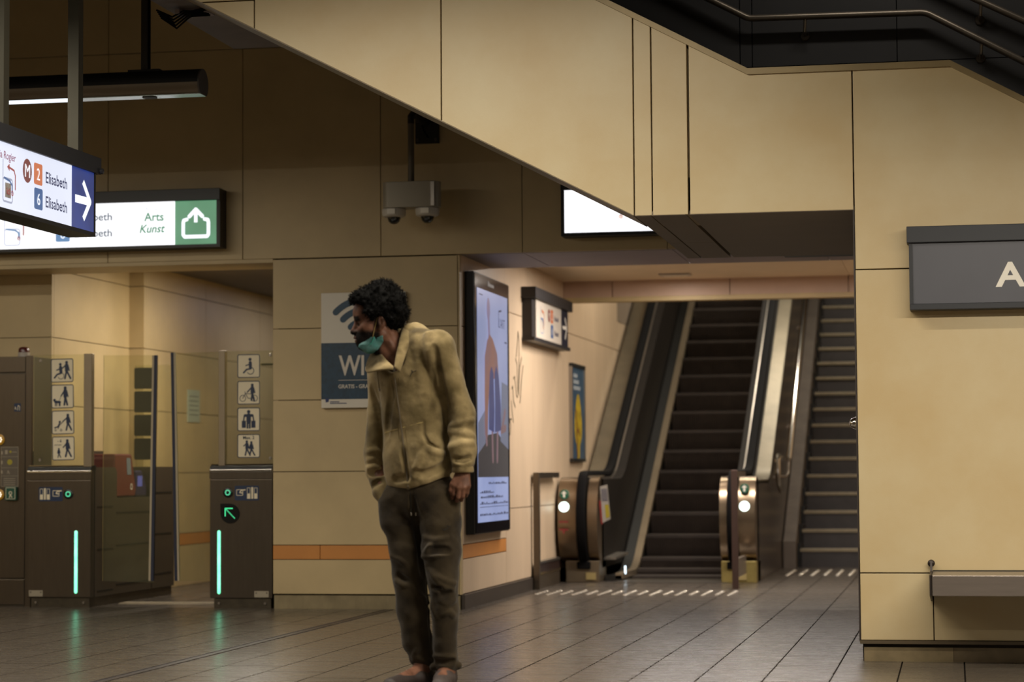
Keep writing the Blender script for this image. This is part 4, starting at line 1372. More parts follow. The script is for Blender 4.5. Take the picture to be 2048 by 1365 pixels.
for dx_, dz_, dr_ in ((-6.753, 1.047, 0.020), (-6.748, 1.122, 0.009)):
    Art((0, yc, 0), UX, UZ, 0.002).disc(dx_, dz_, dr_).build('yellow_dot', mat('label_yellow', '#9c8f2a', 0.5), il_)
cs_ = MB().box(-6.778, -6.690, yc - 0.03, yc, 0.770, 0.868).build('card_slot', mat('slot_green', '#1f4f3d', 0.4), tc, bevel=0.003)
a = Art((0, yc - 0.03, 0), UX, UZ).rframe(-6.770, 0.778, -6.698, 0.862, 0.004, 0.003)
a.arc(-6.734, 0.822, 0.011, 0.005, 0, 360, 12).line([(-6.734, 0.812), (-6.742, 0.788)], 0.006).line([(-6.734, 0.812), (-6.722, 0.790)], 0.006)
a.build('slot_print', CREAM, cs_)
Art((0, yc, 0), UX, UZ).rect(-6.722, 1.415, -6.670, 1.475).build('blue_sticker', NAVYLABEL, tc)
a = Art((0, yc, 0), UX, UZ, 0.002)
a.line([(-6.715, 1.43), (-6.712, 1.45), (-6.705, 1.43)], 0.003).line([(-6.695, 1.425), (-6.690, 1.460), (-6.678, 1.45), (-6.680, 1.425)], 0.004)
a.build('sticker_print', CREAM, tc)
# pale plate on the wall, standing for a reflection in the glass leaf
nt_ = thing('glass_reflection', 'pale plate behind the glass standing for a reflection in the gate leaf', 'notice', (-6.46, 18.85, 1.4))
MB().box(-6.474, -6.468, 18.70, 19.02, 1.40, 1.68).build('sheet', mat('reflection_pale', '#a9b0a0', 0.6), nt_)
for k in range(5):
    Art((-6.468, 0, 0), UY, UZ).rect(18.74, 1.62 - 0.04 * k, 18.98, 1.628 - 0.04 * k).build('reflection_stripe', mat('reflection_stripe_grey', '#6c736c', 0.6), nt_)
# ================================================================== ESCALATOR
esc = thing('escalator', 'steel escalator with black steps and rubber handrails climbing beside the passage wall', 'escalator', (-2.40, 19.6, 0))
TAN = math.tan(math.radians(30))
SY0 = 20.47                                   # nosing line meets the floor here
STEPM = mat('escalator_step', '#372e27', 0.6, 0.15, 0.15, 8)
RIBM = mat('escalator_rib', '#2f2822', 0.45, 0.6, 0.15, 8)
XS0, XS1 = -2.83, -1.95
# one step: tread slab + curved ribbed riser
def step_mesh():
    mb = MB()
    mb.box(XS0, XS1, 0.0, 0.3464, -0.03, 0.0)
    n = 44
    w = (XS1 - XS0) / n
    prof = [(0.000, -0.004), (-0.004, -0.012), (0.004, -0.060), (0.016, -0.120), (0.030, -0.165), (0.046, -0.205)]
    vs_, fs_ = [], []
    for i in range(n * 2 + 1):
        x = XS0 + w / 2 * i
        d = 0.0 if i % 2 else 0.010
        for yy, zz in prof:
            vs_.append((x, yy + d, zz))
    m = len(prof)
    for i in range(n * 2):
        for k in range(m - 1):
            fs_.append((i * m + k, (i + 1) * m + k, (i + 1) * m + k + 1, i * m + k + 1))
    mb.add(vs_, fs_)
    return mb


proto = None
k = 0
levels = [(19.82, 0.0), (20.166, 0.02), (20.49, 0.07)] + [(20.4 + 0.346 * i + 0.35, 0.16 + 0.2 * i) for i in range(0, 24)]
for (yy, zz) in levels:
    if proto is None:
        proto = step_mesh().build('step', STEPM, esc)
        base = ORG[proto].copy()
        c0 = proto.location.copy()
        proto.location = c0 + Vector((0, yy, zz))
    else:
        c = proto.copy()
        COL.objects.link(c)
        c.parent = esc
        c.location = c0 + Vector((0, yy, zz))
MB().box(XS0 - 0.05, XS1 + 0.05, 19.30, 19.80, -0.004, 0.006).build('comb_plate', mat('comb_plate', '#6d675f', 0.35, 0.8), esc)
mb = MB()
for i in range(60):
    x = XS0 + (XS1 - XS0) * i / 60
    mb.box(x, x + 0.007, 19.79, 19.85, 0.004, 0.012)
mb.build('comb_teeth', mat('comb_teeth', '#8c8578', 0.3, 0.9), esc)


def smooth_path(y0, zlow, ycurve, L, n=8):
    """horizontal at zlow, then 30 degrees, with a rounded knee centred on ycurve"""
    pts = [(y0, zlow)]
    r = 0.9
    for k in range(n + 1):
        a = math.radians(30) * k / n
        pts.append((ycurve - 0.24 + r * math.sin(a), zlow + r * (1 - math.cos(a))))
    y, z = pts[-1]
    pts.append((y + L, z + L * TAN))
    return pts


HZ = 0.935
YE = 8.6


def newel_loop(yf=19.20):
    """side outline of the newel: lower return, rounded front, top"""
    pts = []
    for k in range(15):
        a = math.radians(-80 - 190 * k / 14)
        pts.append((yf + 0.235 + 0.235 * math.cos(a) * 1.0, 0.565 + 0.385 * math.sin(a) * (0.96 if math.sin(a) > 0 else 1.0)))
    return pts


HRM = RUBBER
for side, (xi, xo, xh) in (('l', (-3.00, -3.34, -3.135)), ('r', (-1.955, -1.655, -1.845))):
    x0, x1 = min(xi, xo), max(xi, xo)
    inner = 1 if side == 'l' else -1
    path = smooth_path(19.42, HZ, 20.86, YE)
    loop = newel_loop()
    # handrail: down round the newel, along the top and up the slope
    hp = [(xh, y, z) for y, z in loop] + [(xh, y, z) for y, z in path[1:]]
    MB().sweep(hp, [(-0.042, -0.014), (-0.036, 0.016), (0.0, 0.024), (0.036, 0.016), (0.042, -0.014), (0.02, -0.02), (-0.02, -0.02)], (1, 0, 0)).build('handrail', HRM, esc, smooth=50)
    # guide rail under the handrail
    gp = [(xh + 0.05 * inner, y, z - 0.035) for y, z in path]
    MB().sweep(gp, [(-0.007, -0.02), (-0.007, 0.006), (0.007, 0.006), (0.007, -0.02)], (1, 0, 0)).build('handrail_guide', SILVER, esc, smooth=40)
    # outer deck strip
    dx0, dx1 = (xo, xh - 0.045) if side == 'l' else (xh + 0.045, xo)
    dp = [((dx0 + dx1) / 2, y, z - 0.075) for y, z in path]
    hw = (dx1 - dx0) / 2
    DECK = mat('escalator_deck', '#746b59', 0.38, 0.75, 0.12, 5)
    MB().sweep(dp, [(-hw, -0.02), (-hw, 0.012), (hw, 0.012), (hw, -0.02)], (1, 0, 0)).build('outer_deck', DECK, esc, smooth=40)
    # balustrade body: polygon in side view between skirt line and deck
    top = [(y, z - 0.05) for y, z in path]
    low = [(top[-1][0], top[-1][1] - 0.80)] + [(20.75, 0.10), (19.55, 0.10)]
    BAL = mat('balustrade_dark', '#1d1813', 0.65, 0.0, 0.1, 4, spec=0.15) if side == 'l' else mat('balustrade_steel', '#6f655a', 0.34, 0.9, 0.06, 5)
    xp0, xp1 = (xh + 0.02, xi) if side == 'l' else (xi, xh + 0.06)
    body = [(19.52, 0.12), (19.52, top[0][1])] + top[1:] + low[:-1] + [(20.78, 0.12)]
    MB().prism(body, 'x', xp0, xp1).build('inner_panel', mat('balustrade_dark', '#1d1813', 0.65, 0.0, 0.1, 4, spec=0.15), esc)
    # skirt strip beside the steps
    sk = smooth_path(19.60, 0.05, 20.62, YE)
    sxl = -2.865 if side == 'l' else -1.925
    MB().sweep([(sxl, y, z) for y, z in sk], [(-0.032, -0.03), (-0.032, 0.02), (0.032, 0.02), (0.032, -0.03)], (1, 0, 0)).build('skirt_strip', mat('skirt_strip', '#a08f76', 0.35, 0.7), esc, smooth=40)
    skb = [(19.60, 0.0)] + [(y, z) for y, z in sk] + [(sk[-1][0], sk[-1][1] - 0.9), (21.9, 0.0)]
    xq0, xq1 = ((-2.99, -2.84) if side == 'l' else (-1.945, -1.90))
    MB().prism(skb, 'x', xq0, xq1).build('skirt_panel', BLACK, esc)
    # newel front and side cheeks
    nl = newel_loop(19.245)
    cheek = [(19.62, 0.20)] + [(y, z * 0.965) for y, z in nl] + [(19.62, 0.885)]
    NEW = mat('newel_steel', '#8a7862', 0.28, 0.92, 0.05, 5)
    for (ca, cb, nm) in ((x0, xh - 0.05, 'newel_cheek'), (xh + 0.05, x1, 'newel_cheek')):
        MB().prism(cheek, 'x', ca, cb).build(nm, NEW, esc, smooth=30)
    MB().prism([(19.40, 0.18), (19.62, 0.18), (19.62, 0.90), (19.40, 0.90)], 'x', xh - 0.05, xh + 0.05).build('newel_core', BLACK, esc)
    # base box with the handrail inlet
    BASEM = mat('newel_base', '#7a6c58', 0.4, 0.7, 0.1) if side == 'l' else mat('newel_base_brass', '#8f7f4a', 0.4, 0.5, 0.15, 14)
    MB().box(x0 + (0.05 if side == 'l' else 0), x1, 19.36, 19.75, 0.0, 0.185).build('newel_base', BASEM, esc, bevel=0.006)
    MB().box(xh - 0.06, xh + 0.06, 19.345, 19.37, 0.115, 0.18).build('handrail_inlet', RUBBER, esc, bevel=0.008)
    MB().box(xh + 0.02, xh + 0.105, 19.352, 19.362, 0.025, 0.085).build('maker_plate', mat('maker_plate', '#b3a06c', 0.4, 0.5), esc)
    # direction disc and round signal lamp on the newel
    lx = -3.285 if side == 'l' else -1.742
    yfr = 19.245
    for zz, r_, m_, nm in ((0.650, 0.043, emat('signal_white', '#eafff4', 3.0), 'signal_lamp'), (0.757 if side == 'l' else 0.80, 0.040, mat('disc_green', '#1f5a45', 0.4), 'direction_disc')):
        yy = 19.245 - 0.008 if zz < 0.7 else 19.262
        MB().lathe((lx, yy, zz), [(r_ * 0.9, 0), (r_, 0.004), (r_, 0.05)], 26, 'y').build(nm, m_, esc, smooth=40)
        if nm == 'direction_disc':
            a = Art((lx, yy - 0.0005, zz), UX, UZ)
            a.rect(-0.009, -0.026, 0.009, 0.010).poly([(-0.026, 0.006), (0.026, 0.006), (0.0, 0.030)])
            a.build('disc_arrow', WHITE, esc)
    if side == 'l':
        a = Art((-3.285, 19.225, 0), UX, UZ)
        a.rect(-0.040, 0.515, 0.040, 0.530).rect(-0.040, 0.450, 0.040, 0.464).poly([(-0.012, 0.450), (0.016, 0.450), (0.0, 0.410)])
        a.build('red_warning_print', mat('warning_red', '#7a2a28', 0.5), esc)

# shiny outer side of the right balustrade
path = smooth_path(19.42, HZ - 0.08, 20.86, YE)
body = [(19.50, 0.0), (19.50, path[0][1])] + path[1:] + [(path[-1][0], 0.0)]
MB().prism(body, 'x', -1.672, -1.655).build('outer_side_panel', mat('side_steel', '#84786a', 0.26, 0.92, 0.05, 5, stretch=(1, 1, 12)), esc)
body = [(y, z - 0.02) for y, z in smooth_path(19.42, HZ - 0.08, 20.86, YE)]
MB().prism([(19.62, 0.0)] + body + [(body[-1][0], 0.0)], 'x', -3.335, -3.28).build('wall_side_panel', DECK, esc)
MB().prism([(19.66, 0.185), (20.42, 0.205), (20.42, 0.225), (19.66, 0.205)], 'x', -3.0, -2.90).build('inner_ledge', SILVER, esc)
# notices on the inner panel
Art((-2.9985, 0, 0), UY, UZ).poly([(19.42, 0.82), (19.84, 0.835), (20.02, 0.53), (19.56, 0.505)]).build('usage_notice', mat('notice_cream', '#a9a196', 0.5), esc)
a = Art((-2.9985, 0, 0), UY, UZ, 0.002)
for i in range(5):
    a.poly([(19.48 + 0.07 * i, 0.80), (19.52 + 0.07 * i, 0.80), (19.57 + 0.07 * i, 0.69), (19.53 + 0.07 * i, 0.69)])
a.build('notice_print', mat('notice_ink', '#40405a', 0.5), esc)
Art((-2.9985, 0, 0), UY, UZ, 0.002).poly([(19.68, 0.66), (19.90, 0.66), (19.97, 0.55), (19.74, 0.54)]).build('notice_yellow', mat('notice_yellow', '#b4a02c', 0.5), esc)
Art((-2.9985, 0, 0), UY, UZ, 0.0005).poly([(19.36, 0.70), (19.46, 0.70), (19.60, 0.50), (19.47, 0.495)]).build('notice_red', mat('notice_red', '#8c2f2c', 0.5), esc)
# small white guide light low on the inner skirt
MB().box(-2.838, -2.832, 19.74, 19.80, 0.055, 0.125).build('skirt_light', emat('skirt_light', '#dff4ff', 3.0), esc)

# ================================================================== STAIRS
st = thing('staircase', 'grey stone staircase with pale nosings right of the escalator', 'staircase', (-0.6, 24.0, 0))
R_, T_ = 0.18, 0.30
XA, XB = -1.50, 0.20
n_st = 26
p_step = MB().box(XA, XB, 22.5, 22.5 + 0.30, 0.0, R_).build('step', STAIRST, st)
p_nose = MB().box(XA + 0.005, XB, 22.485, 22.56, R_ - 0.030, R_ + 0.004).build('nosing', NOSING, st, bevel=0.006)
p_dark = MB().box(XA - 0.02, XA + 0.02, 22.50, 22.8, 0.0, R_ + 0.05).build('stringer_block', BLACK, st)
for i in range(1, n_st):
    for q in (p_step, p_nose, p_dark):
        copy_part(q, (0, T_ * i, R_ * i))
Lz = n_st * R_
MB().prism([(22.30, 0.0), (22.30, 0.26), (22.45, 0.33), (22.45 + T_ * n_st, 0.33 + Lz), (22.45 + T_ * n_st, 0.0)], 'x', -1.645, -1.525).build('stringer', CONCRETE, st)
MB().prism([(22.81, 0.0), (22.8 + T_ * n_st, 0.0), (22.8 + T_ * n_st, Lz - R_)], 'x', XA, XB).build('stair_core', STAIRST, st)

hr = thing('stair_handrail', 'bright steel handrail running up between escalator and stairs', 'handrail', (-1.52, 24.0, 0.9), 'handrails')
hs = 0.63
y0h = 21.45
MB().tube([(-1.52, y0h, 1.05), (-1.52, y0h + 7.2, 1.05 + 7.2 * hs)], 0.026, 14).build('rail', CHROME, hr, smooth=50)
MB().tube([(-1.58, 21.30, 1.06), (-1.575, 20.95, 1.08), (-1.575, 20.78, 1.04), (-1.575, 20.80, 0.92), (-1.575, 20.95, 0.82), (-1.58, 21.25, 0.76)], 0.026, 12).build('rail_end_loop', CHROME, hr, smooth=60)
MB().tube([(-1.62, 20.95, 0.89), (-1.53, 21.2, 0.89), (-1.52, 21.35, 0.92), (-1.52, 21.5, 1.06)], 0.012, 8).build('rail_bracket', STEEL, hr, smooth=60)
for i in range(4):
    y = y0h + 0.9 + 1.7 * i
    MB().tube([(-1.52, y, 1.03 + (y - y0h) * hs), (-1.54, y, 0.85 + (y - y0h) * hs), (-1.60, y, 0.80 + (y - y0h) * hs)], 0.011, 8).build('rail_bracket', STEEL, hr, smooth=60)

# guard frames at the foot of the escalator
FR = mat('guard_frame', '#6b6053', 0.35, 0.8, 0.06)
gl_ = thing('guard_frame', 'steel guard frame between the passage wall and the escalator', 'barrier', (-3.33, 18.8, 0), 'guard frames beside the escalator')
MB().box(-3.352, -3.302, 18.16, 18.21, 0.0, 0.945).build('post', FR, gl_, bevel=0.004)
MB().box(-3.352, -3.312, 18.20, 19.19, 0.900, 0.945).build('top_rail', mat('guard_top', '#3c352d', 0.4, 0.6), gl_)
MB().box(-3.350, -3.315, 18.21, 19.19, 0.0, 0.115).build('lower_panel', FR, gl_)
MB().box(-3.350, -3.310, 18.21, 19.19, 0.115, 0.135).build('lower_rail', CHROME, gl_)
MB().box(-3.350, -3.316, 18.21, 19.19, 0.135, 0.205).build('lower_infill', mat('guard_infill', '#3a2a26', 0.4, 0.4), gl_)
MB().box(-3.350, -3.310, 18.21, 19.19, 0.205, 0.225).build('lower_rail', SILVER, gl_)
gr = thing('guard_frame', 'slim steel guard post in front of the right escalator newel', 'barrier', (-1.74, 18.8, 0), 'guard frames beside the escalator')
MB().box(-1.765, -1.715, 18.34, 18.385, 0.0, 0.955).build('post', mat('guard_post_brown', '#5e4a42', 0.4, 0.6), gr, bevel=0.004)
MB().box(-1.758, -1.722, 18.38, 19.19, 0.90, 0.945).build('top_rail', FR, gr)
MB().box(-1.755, -1.725, 18.385, 19.19, 0.09, 0.24).build('lower_panel', STEEL, gr)

# ================================================================== BENCH, HANDRAILS AND SMALL FITTINGS
be = thing('wall_bench', 'steel wall bench fixed to the pillar below the name sign', 'bench', (0.75, 11.25, 0.34))
BEN = mat('bench_steel', '#7a7068', 0.32, 0.5, 0.06, 5, stretch=(1, 1, 10))
MB().box(-0.112, 1.70, 11.02, P - 0.012, 0.436, 0.447).build('seat', BEN, be)
MB().box(-0.112, 1.70, 11.015, 11.03, 0.350, 0.4475).build('apron', BEN, be, bevel=0.003)
MB().box(-0.112, 1.70, P - 0.012, P, 0.430, 0.452).build('wall_rail', BLACK, be)
BRK = mat('bench_bracket', '#2e2622', 0.45, 0.5)
for bx in (-0.120, 0.85):
    MB().prism([(11.02, 0.352), (P, 0.30), (P, 0.50), (P - 0.03, 0.50), (P - 0.05, 0.448), (11.02, 0.448)], 'x', bx - 0.005, bx + 0.005).build('bracket', BRK, be)
    MB().lathe((bx, P - 0.030, 0.486), [(0.010, 0), (0.015, 0.004), (0.015, 0.026), (0.018, 0.030)], 18, 'y').build('fixing_knob', BRK, be, smooth=40)


def wall_rail(label, pts, brackets):
    t = thing('wall_handrail', label, 'handrail', (pts[0][0], 13.80, pts[-1][1]), 'handrails')
    MB().tube([(x, 13.78, z) for x, z in pts], 0.021, 14).build('rail', STEEL, t, smooth=60)
    for x, z in brackets:
        MB().tube([(x, 13.78, z), (x - 0.004, 13.79, z - 0.075), (x - 0.006, 13.865, z - 0.090)], 0.010, 8).build('bracket', STEEL, t, smooth=60)
        MB().lathe((x - 0.006, 13.858, z - 0.092), [(0.026, 0), (0.030, 0.004), (0.030, 0.012)], 18, 'y').build('bracket_plate', STEEL_D, t, smooth=40)
    return t


wall_rail('steel handrail bending round the upper landing on the dark wall', [(-2.6, 4.50), (-1.442, 3.848), (-1.20, 3.716), (-1.175, 3.708), (-1.15, 3.707), (-0.15, 3.697), (-0.12, 3.692), (-0.10, 3.684), (0.453, 3.372), (1.4, 2.86)], [(-0.842, 3.690), (0.205, 3.510)])
wall_rail('upper steel handrail at the top right corner', [(-0.35, 4.04), (0.143, 3.780), (0.458, 3.618), (1.4, 3.13)], [(0.205, 3.742)])

# round end of a rail at the pillar's hidden side
rk = thing('rail_end', 'round chrome rail end peeping out beside the pillar edge', 'handrail', (-0.50, 12.3, 1.2))
MB().lathe((-0.516, 12.35, 1.200), [(0.006, -0.034), (0.024, -0.024), (0.033, 0), (0.024, 0.024), (0.006, 0.034)], 16, 'x').build('ball_end', CHROME, rk, smooth=60)
MB().tube([(-0.502, 12.36, 1.200), (-0.502, 13.6, 1.200)], 0.019, 12).build('rail', CHROME, rk, smooth=50)
MB().tube([(-0.502, 12.9, 1.200), (-0.475, 12.9, 1.18)], 0.010, 8).build('bracket', STEEL, rk)

# cable tray under the upper landing
ct = thing('cable_bracket', 'bracket with loose cables under the upper landing soffit', 'bracket', (-4.33, 12.5, 3.62))
MB().box(-4.42, -4.20, 12.60, 12.64, 3.655, 3.675).build('cross_bar', SOFFIT, ct)
for x in (-4.40, -4.275, -4.225):
    MB().box(x - 0.014, x + 0.014, 12.52, 12.64, 3.635, 3.66).build('clamp', SOFFIT, ct)
random.seed(11)
for i in range(5):
    z0 = 3.655 - 0.007 * i
    MB().tube([(-4.52, 12.50 + 0.02 * i, z0), (-4.44, 12.55 + 0.02 * i, z0 - 0.035 - 0.006 * i), (-4.36, 12.52 + 0.02 * i, z0 - 0.008), (-4.30, 12.49, z0 - 0.02), (-4.22, 12.50 + 0.02 * i, z0)], 0.006, 8).build('cable', RUBBER, ct, smooth=60)
# ================================================================== PERSON
# The figure is modelled as smooth distance fields (limbs that taper, joined softly) and meshed
# with surface nets.  Local axes: x to the figure's picture right, y away from the camera, z up.
F32 = np.float32


class Field:
    def __init__(self, lo, hi, h):
        self.h = h
        self.lo = np.array(lo, float)
        n = np.ceil((np.array(hi) - self.lo) / h).astype(int) + 1
        self.ax = [(self.lo[i] + h * np.arange(n[i])).astype(F32) for i in range(3)]
        self.D = np.full(n, 0.1, F32)

    def sub(self, lo, hi, m=0.06):
        sl, g = [], []
        for i in range(3):
            a = int(np.clip(np.floor((lo[i] - m - self.lo[i]) / self.h), 0, len(self.ax[i])))
            b = int(np.clip(np.ceil((hi[i] + m - self.lo[i]) / self.h) + 1, 0, len(self.ax[i])))
            sl.append(slice(a, b))
        X = self.ax[0][sl[0]][:, None, None]
        Y = self.ax[1][sl[1]][None, :, None]
        Z = self.ax[2][sl[2]][None, None, :]
        return tuple(sl), X, Y, Z

    def smin(self, sl, d, k):
        a = self.D[sl]
        h = np.clip(0.5 + 0.5 * (d - a) / k, 0, 1)
        self.D[sl] = d * (1 - h) + a * h - k * h * (1 - h)

    def smax(self, sl, d, k):
        a = self.D[sl]
        h = np.clip(0.5 - 0.5 * (d - a) / k, 0, 1)
        self.D[sl] = d * (1 - h) + a * h + k * h * (1 - h)

    # ---- primitives -------------------------------------------------
    def cone(self, p, q, r0, r1, k=0.02, cut=False, sy=1.0, rot=0.0):
        """tapered capsule; sy < 1 flattens it along the depth axis turned by rot"""
        p, q = np.array(p, float), np.array(q, float)
        R = max(r0, r1)
        sl, X, Y, Z = self.sub(np.minimum(p, q) - R, np.maximum(p, q) + R)
        c, s = math.cos(rot), math.sin(rot)

        def tf(x, y):
            return x * c + y * s, (-x * s + y * c) / sy
        x, y = tf(X - p[0], Y - p[1])
        z = Z - p[2]
        dx, dy = tf(q[0] - p[0], q[1] - p[1])
        dz = q[2] - p[2]
        L2 = dx * dx + dy * dy + dz * dz + 1e-12
        t = np.clip((x * dx + y * dy + z * dz) / L2, 0, 1)
        d = np.sqrt((x - t * dx) ** 2 + (y - t * dy) ** 2 + (z - t * dz) ** 2) - (r0 + (r1 - r0) * t)
        d = (d * (0.5 + 0.5 * sy)).astype(F32)
        if cut:
            self.smax(sl, -d, k)
        else:
            self.smin(sl, d, k)
        return self

    def ell(self, c, r, k=0.02, cut=False, axes=None):
        """ellipsoid; axes = 3 unit vectors (rows)"""
        c, r = np.array(c, float), np.array(r, float)
        R = r.max()
        sl, X, Y, Z = self.sub(c - R, c + R)
        x, y, z = X - c[0], Y - c[1], Z - c[2]
        if axes is not None:
            A = np.array(axes, float)
            x, y, z = (A[0, 0] * x + A[0, 1] * y + A[0, 2] * z, A[1, 0] * x + A[1, 1] * y + A[1, 2] * z, A[2, 0] * x + A[2, 1] * y + A[2, 2] * z)
        k0 = np.sqrt((x / r[0]) ** 2 + (y / r[1]) ** 2 + (z / r[2]) ** 2)
        k1 = np.sqrt((x / r[0] ** 2) ** 2 + (y / r[1] ** 2) ** 2 + (z / r[2] ** 2) ** 2) + 1e-9
        d = (k0 * (k0 - 1.0) / k1).astype(F32)
        if cut:
            self.smax(sl, -d, k)
        else:
            self.smin(sl, d, k)
        return self

    def noise(self, amp, scale, seed, stretch=(1, 1, 1), box=None):
        near_ = np.abs(self.D) < 0.03
        I = np.argwhere(near_)
        if box is not None:
            pass
        pts = np.stack([self.ax[i][I[:, i]] for i in range(3)], 1) * np.array(stretch) / scale
        n = vnoise(pts, seed)
        self.D[near_] += (amp * (n * 2 - 1)).astype(F32)
        return self

    def front(self, x, z):
        """depth of the surface facing the camera at (x, z)"""
        i = int(round((x - self.lo[0]) / self.h))
        k = int(round((z - self.lo[2]) / self.h))
        col = self.D[i, :, k]
        w = np.where(col < 0)[0]
        return float(self.ax[1][w[0]]) if len(w) else None

    def fold(self, pts, r, depth, k=0.012):
        """raised (depth > 0) or sunken (depth < 0) crease along the camera-facing surface"""
        Q = []
        n = 5
        for (x0, z0), (x1, z1) in zip(pts[:-1], pts[1:]):
            Q += [(x0 + (x1 - x0) * k_ / n, z0 + (z1 - z0) * k_ / n) for k_ in range(n)]
        Q.append(pts[-1])
        W = [self.front(x, z) for x, z in Q]
        good = [w for w in W if w is not None]
        if not good:
            return self
        W = [w if w is not None else good[-1] for w in W]
        W = [sorted(W[max(0, i - 1):i + 2])[len(W[max(0, i - 1):i + 2]) // 2] for i in range(len(W))]
        W = [sum(W[max(0, i - 2):i + 3]) / len(W[max(0, i - 2):i + 3]) for i in range(len(W))]
        m_ = len(Q) - 1
        P3 = []
        for i, (x, z) in enumerate(Q):
            dd = depth * math.sin(math.pi * min(max(i / m_, 0.0), 1.0)) ** 0.7 - (0.002 if depth > 0 else -0.002)
            P3.append((x, W[i] + r - dd if depth > 0 else W[i] - r - dd, z))
        for a, b in zip(P3[:-1], P3[1:]):
            self.cone(a, b, r, r, k, cut=depth < 0)
        return self

    def mesh(self):
        D = self.D
        s = D < 0
        nx, ny, nz = D.shape
        c = [s[i:nx - 1 + i, j:ny - 1 + j, k:nz - 1 + k] for i in (0, 1) for j in (0, 1) for k in (0, 1)]
        cnt = np.zeros(c[0].shape, np.int8)
        for q in c:
            cnt += q
        act = (cnt > 0) & (cnt < 8)
        I = np.argwhere(act)
        N = len(I)
        idx = np.full(act.shape, -1, np.int32)
        idx[act] = np.arange(N)
        acc = np.zeros((N, 3))
        num = np.zeros(N)
        corners = [(i, j, k) for i in (0, 1) for j in (0, 1) for k in (0, 1)]
        val = {q: D[I[:, 0] + q[0], I[:, 1] + q[1], I[:, 2] + q[2]].astype(float) for q in corners}
        for q in corners:
            for ax in range(3):
                if q[ax] == 0:
                    p = list(q)
                    p[ax] = 1
                    p = tuple(p)
                    a, b = val[q], val[p]
                    m = (a < 0) != (b < 0)
                    t = np.where(m, a / np.where(m, a - b, 1), 0)
                    pos = np.array(q, float)[None, :].repeat(N, 0)
                    pos[:, ax] += t
                    acc[m] += pos[m]
                    num[m] += 1
        V = self.lo + (I + acc / num[:, None]) * self.h
        faces = []
        for ax in range(3):
            b, cc = [(1, 2), (2, 0), (0, 1)][ax]
            sl0 = [slice(None)] * 3
            sl1 = [slice(None)] * 3
            sl0[ax], sl1[ax] = slice(0, -1), slice(1, None)
            e = s[tuple(sl0)] != s[tuple(sl1)]
            E = np.argwhere(e)
            ok = (E[:, b] > 0) & (E[:, cc] > 0) & (E[:, b] < D.shape[b] - 1) & (E[:, cc] < D.shape[cc] - 1)
            E = E[ok]
            flip = s[E[:, 0], E[:, 1], E[:, 2]]

            def cell(db, dc):
                q = E.copy()
                q[:, b] += db
                q[:, cc] += dc
                return idx[q[:, 0], q[:, 1], q[:, 2]]
            quad = np.stack([cell(-1, -1), cell(0, -1), cell(0, 0), cell(-1, 0)], 1)
            quad[~flip] = quad[~flip][:, ::-1]
            faces.append(quad)
        Fq = np.concatenate(faces)
        return V, Fq[(Fq >= 0).all(1)]


def _hash(i, j, k, seed):
    n = (i * 374761393 + j * 668265263 + k * 2147483647 + seed * 974711) & 0x7fffffff
    n = ((n ^ (n >> 13)) * 1274126177) & 0x7fffffff
    return ((n ^ (n >> 16)) & 0xffff) / 65535.0


def vnoise(P_, seed):
    I = np.floor(P_).astype(np.int64)
    f = P_ - I
    f = f * f * (3 - 2 * f)
    out = 0
    for a in (0, 1):
        for b in (0, 1):
            for c in (0, 1):
                w = (f[:, 0] if a else 1 - f[:, 0]) * (f[:, 1] if b else 1 - f[:, 1]) * (f[:, 2] if c else 1 - f[:, 2])
                out = out + w * _hash(I[:, 0] + a, I[:, 1] + b, I[:, 2] + c, seed)
    return out


def np_object(name, V, Fq, m, parent, smooth=True, attrs=None):
    me = bpy.data.meshes.new(name)
    me.vertices.add(len(V))
    me.vertices.foreach_set('co', np.ascontiguousarray(V, F32).ravel())
    n = len(Fq)
    w = Fq.shape[1]
    me.loops.add(n * w)
    me.loops.foreach_set('vertex_index', np.ascontiguousarray(Fq, np.int32).ravel())
    me.polygons.add(n)
    me.polygons.foreach_set('loop_start', np.arange(0, n * w, w, dtype=np.int32))
    me.update(calc_edges=True)
    me.validate()
    if smooth:
        me.polygons.foreach_set('use_smooth', np.ones(n, bool))
    if attrs:
        for k_, v_ in attrs.items():
            at = me.attributes.new(k_, 'FLOAT', 'POINT')
            at.data.foreach_set('value', np.ascontiguousarray(v_, F32))
    me.materials.append(m)
    o = bpy.data.objects.new(name, me)
    COL.objects.link(o)
    if parent is not None:
        o.parent = parent
        ORG[o] = ORG[parent]
    return o


def relax(V, Fq, it=2, lam=0.5):
    n = len(V)
    for _ in range(it):
        acc = np.zeros((n, 3))
        cnt = np.zeros(n)
        for a, b in ((0, 1), (1, 2), (2, 3), (3, 0)):
            np.add.at(acc, Fq[:, a], V[Fq[:, b]])
            np.add.at(cnt, Fq[:, a], 1)
            np.add.at(acc, Fq[:, b], V[Fq[:, a]])
            np.add.at(cnt, Fq[:, b], 1)
        V = V + lam * (acc / np.maximum(cnt, 1)[:, None] - V)
    return V


# outline units: 1 unit of the measured outline = 2.19 mm
def U(p):
    return (p - 855) * 0.00219


def Z(p):
    return 0.0371 + (1365 - p) * 0.00219


PERSON_LOC = Vector((-2.27, 9.75, 0.0))

# ---- head frame
psi, th = math.radians(9), math.radians(5)
HF = np.array([-math.cos(psi), -math.sin(psi), 0.0])
HL = np.array([math.sin(psi), -math.cos(psi), 0.0])       # towards the camera side
HZv = np.array([0, 0, 1.0])
HFp = HF * math.cos(th) - HZv * math.sin(th)
HZp = HZv * math.cos(th) + HF * math.sin(th)
HO = np.array([-0.219, -0.02, 1.607])
HAX = np.array([HFp, HL, HZp])


def hp(x, y, z):
    return HO + HFp * x + HL * y + HZp * z


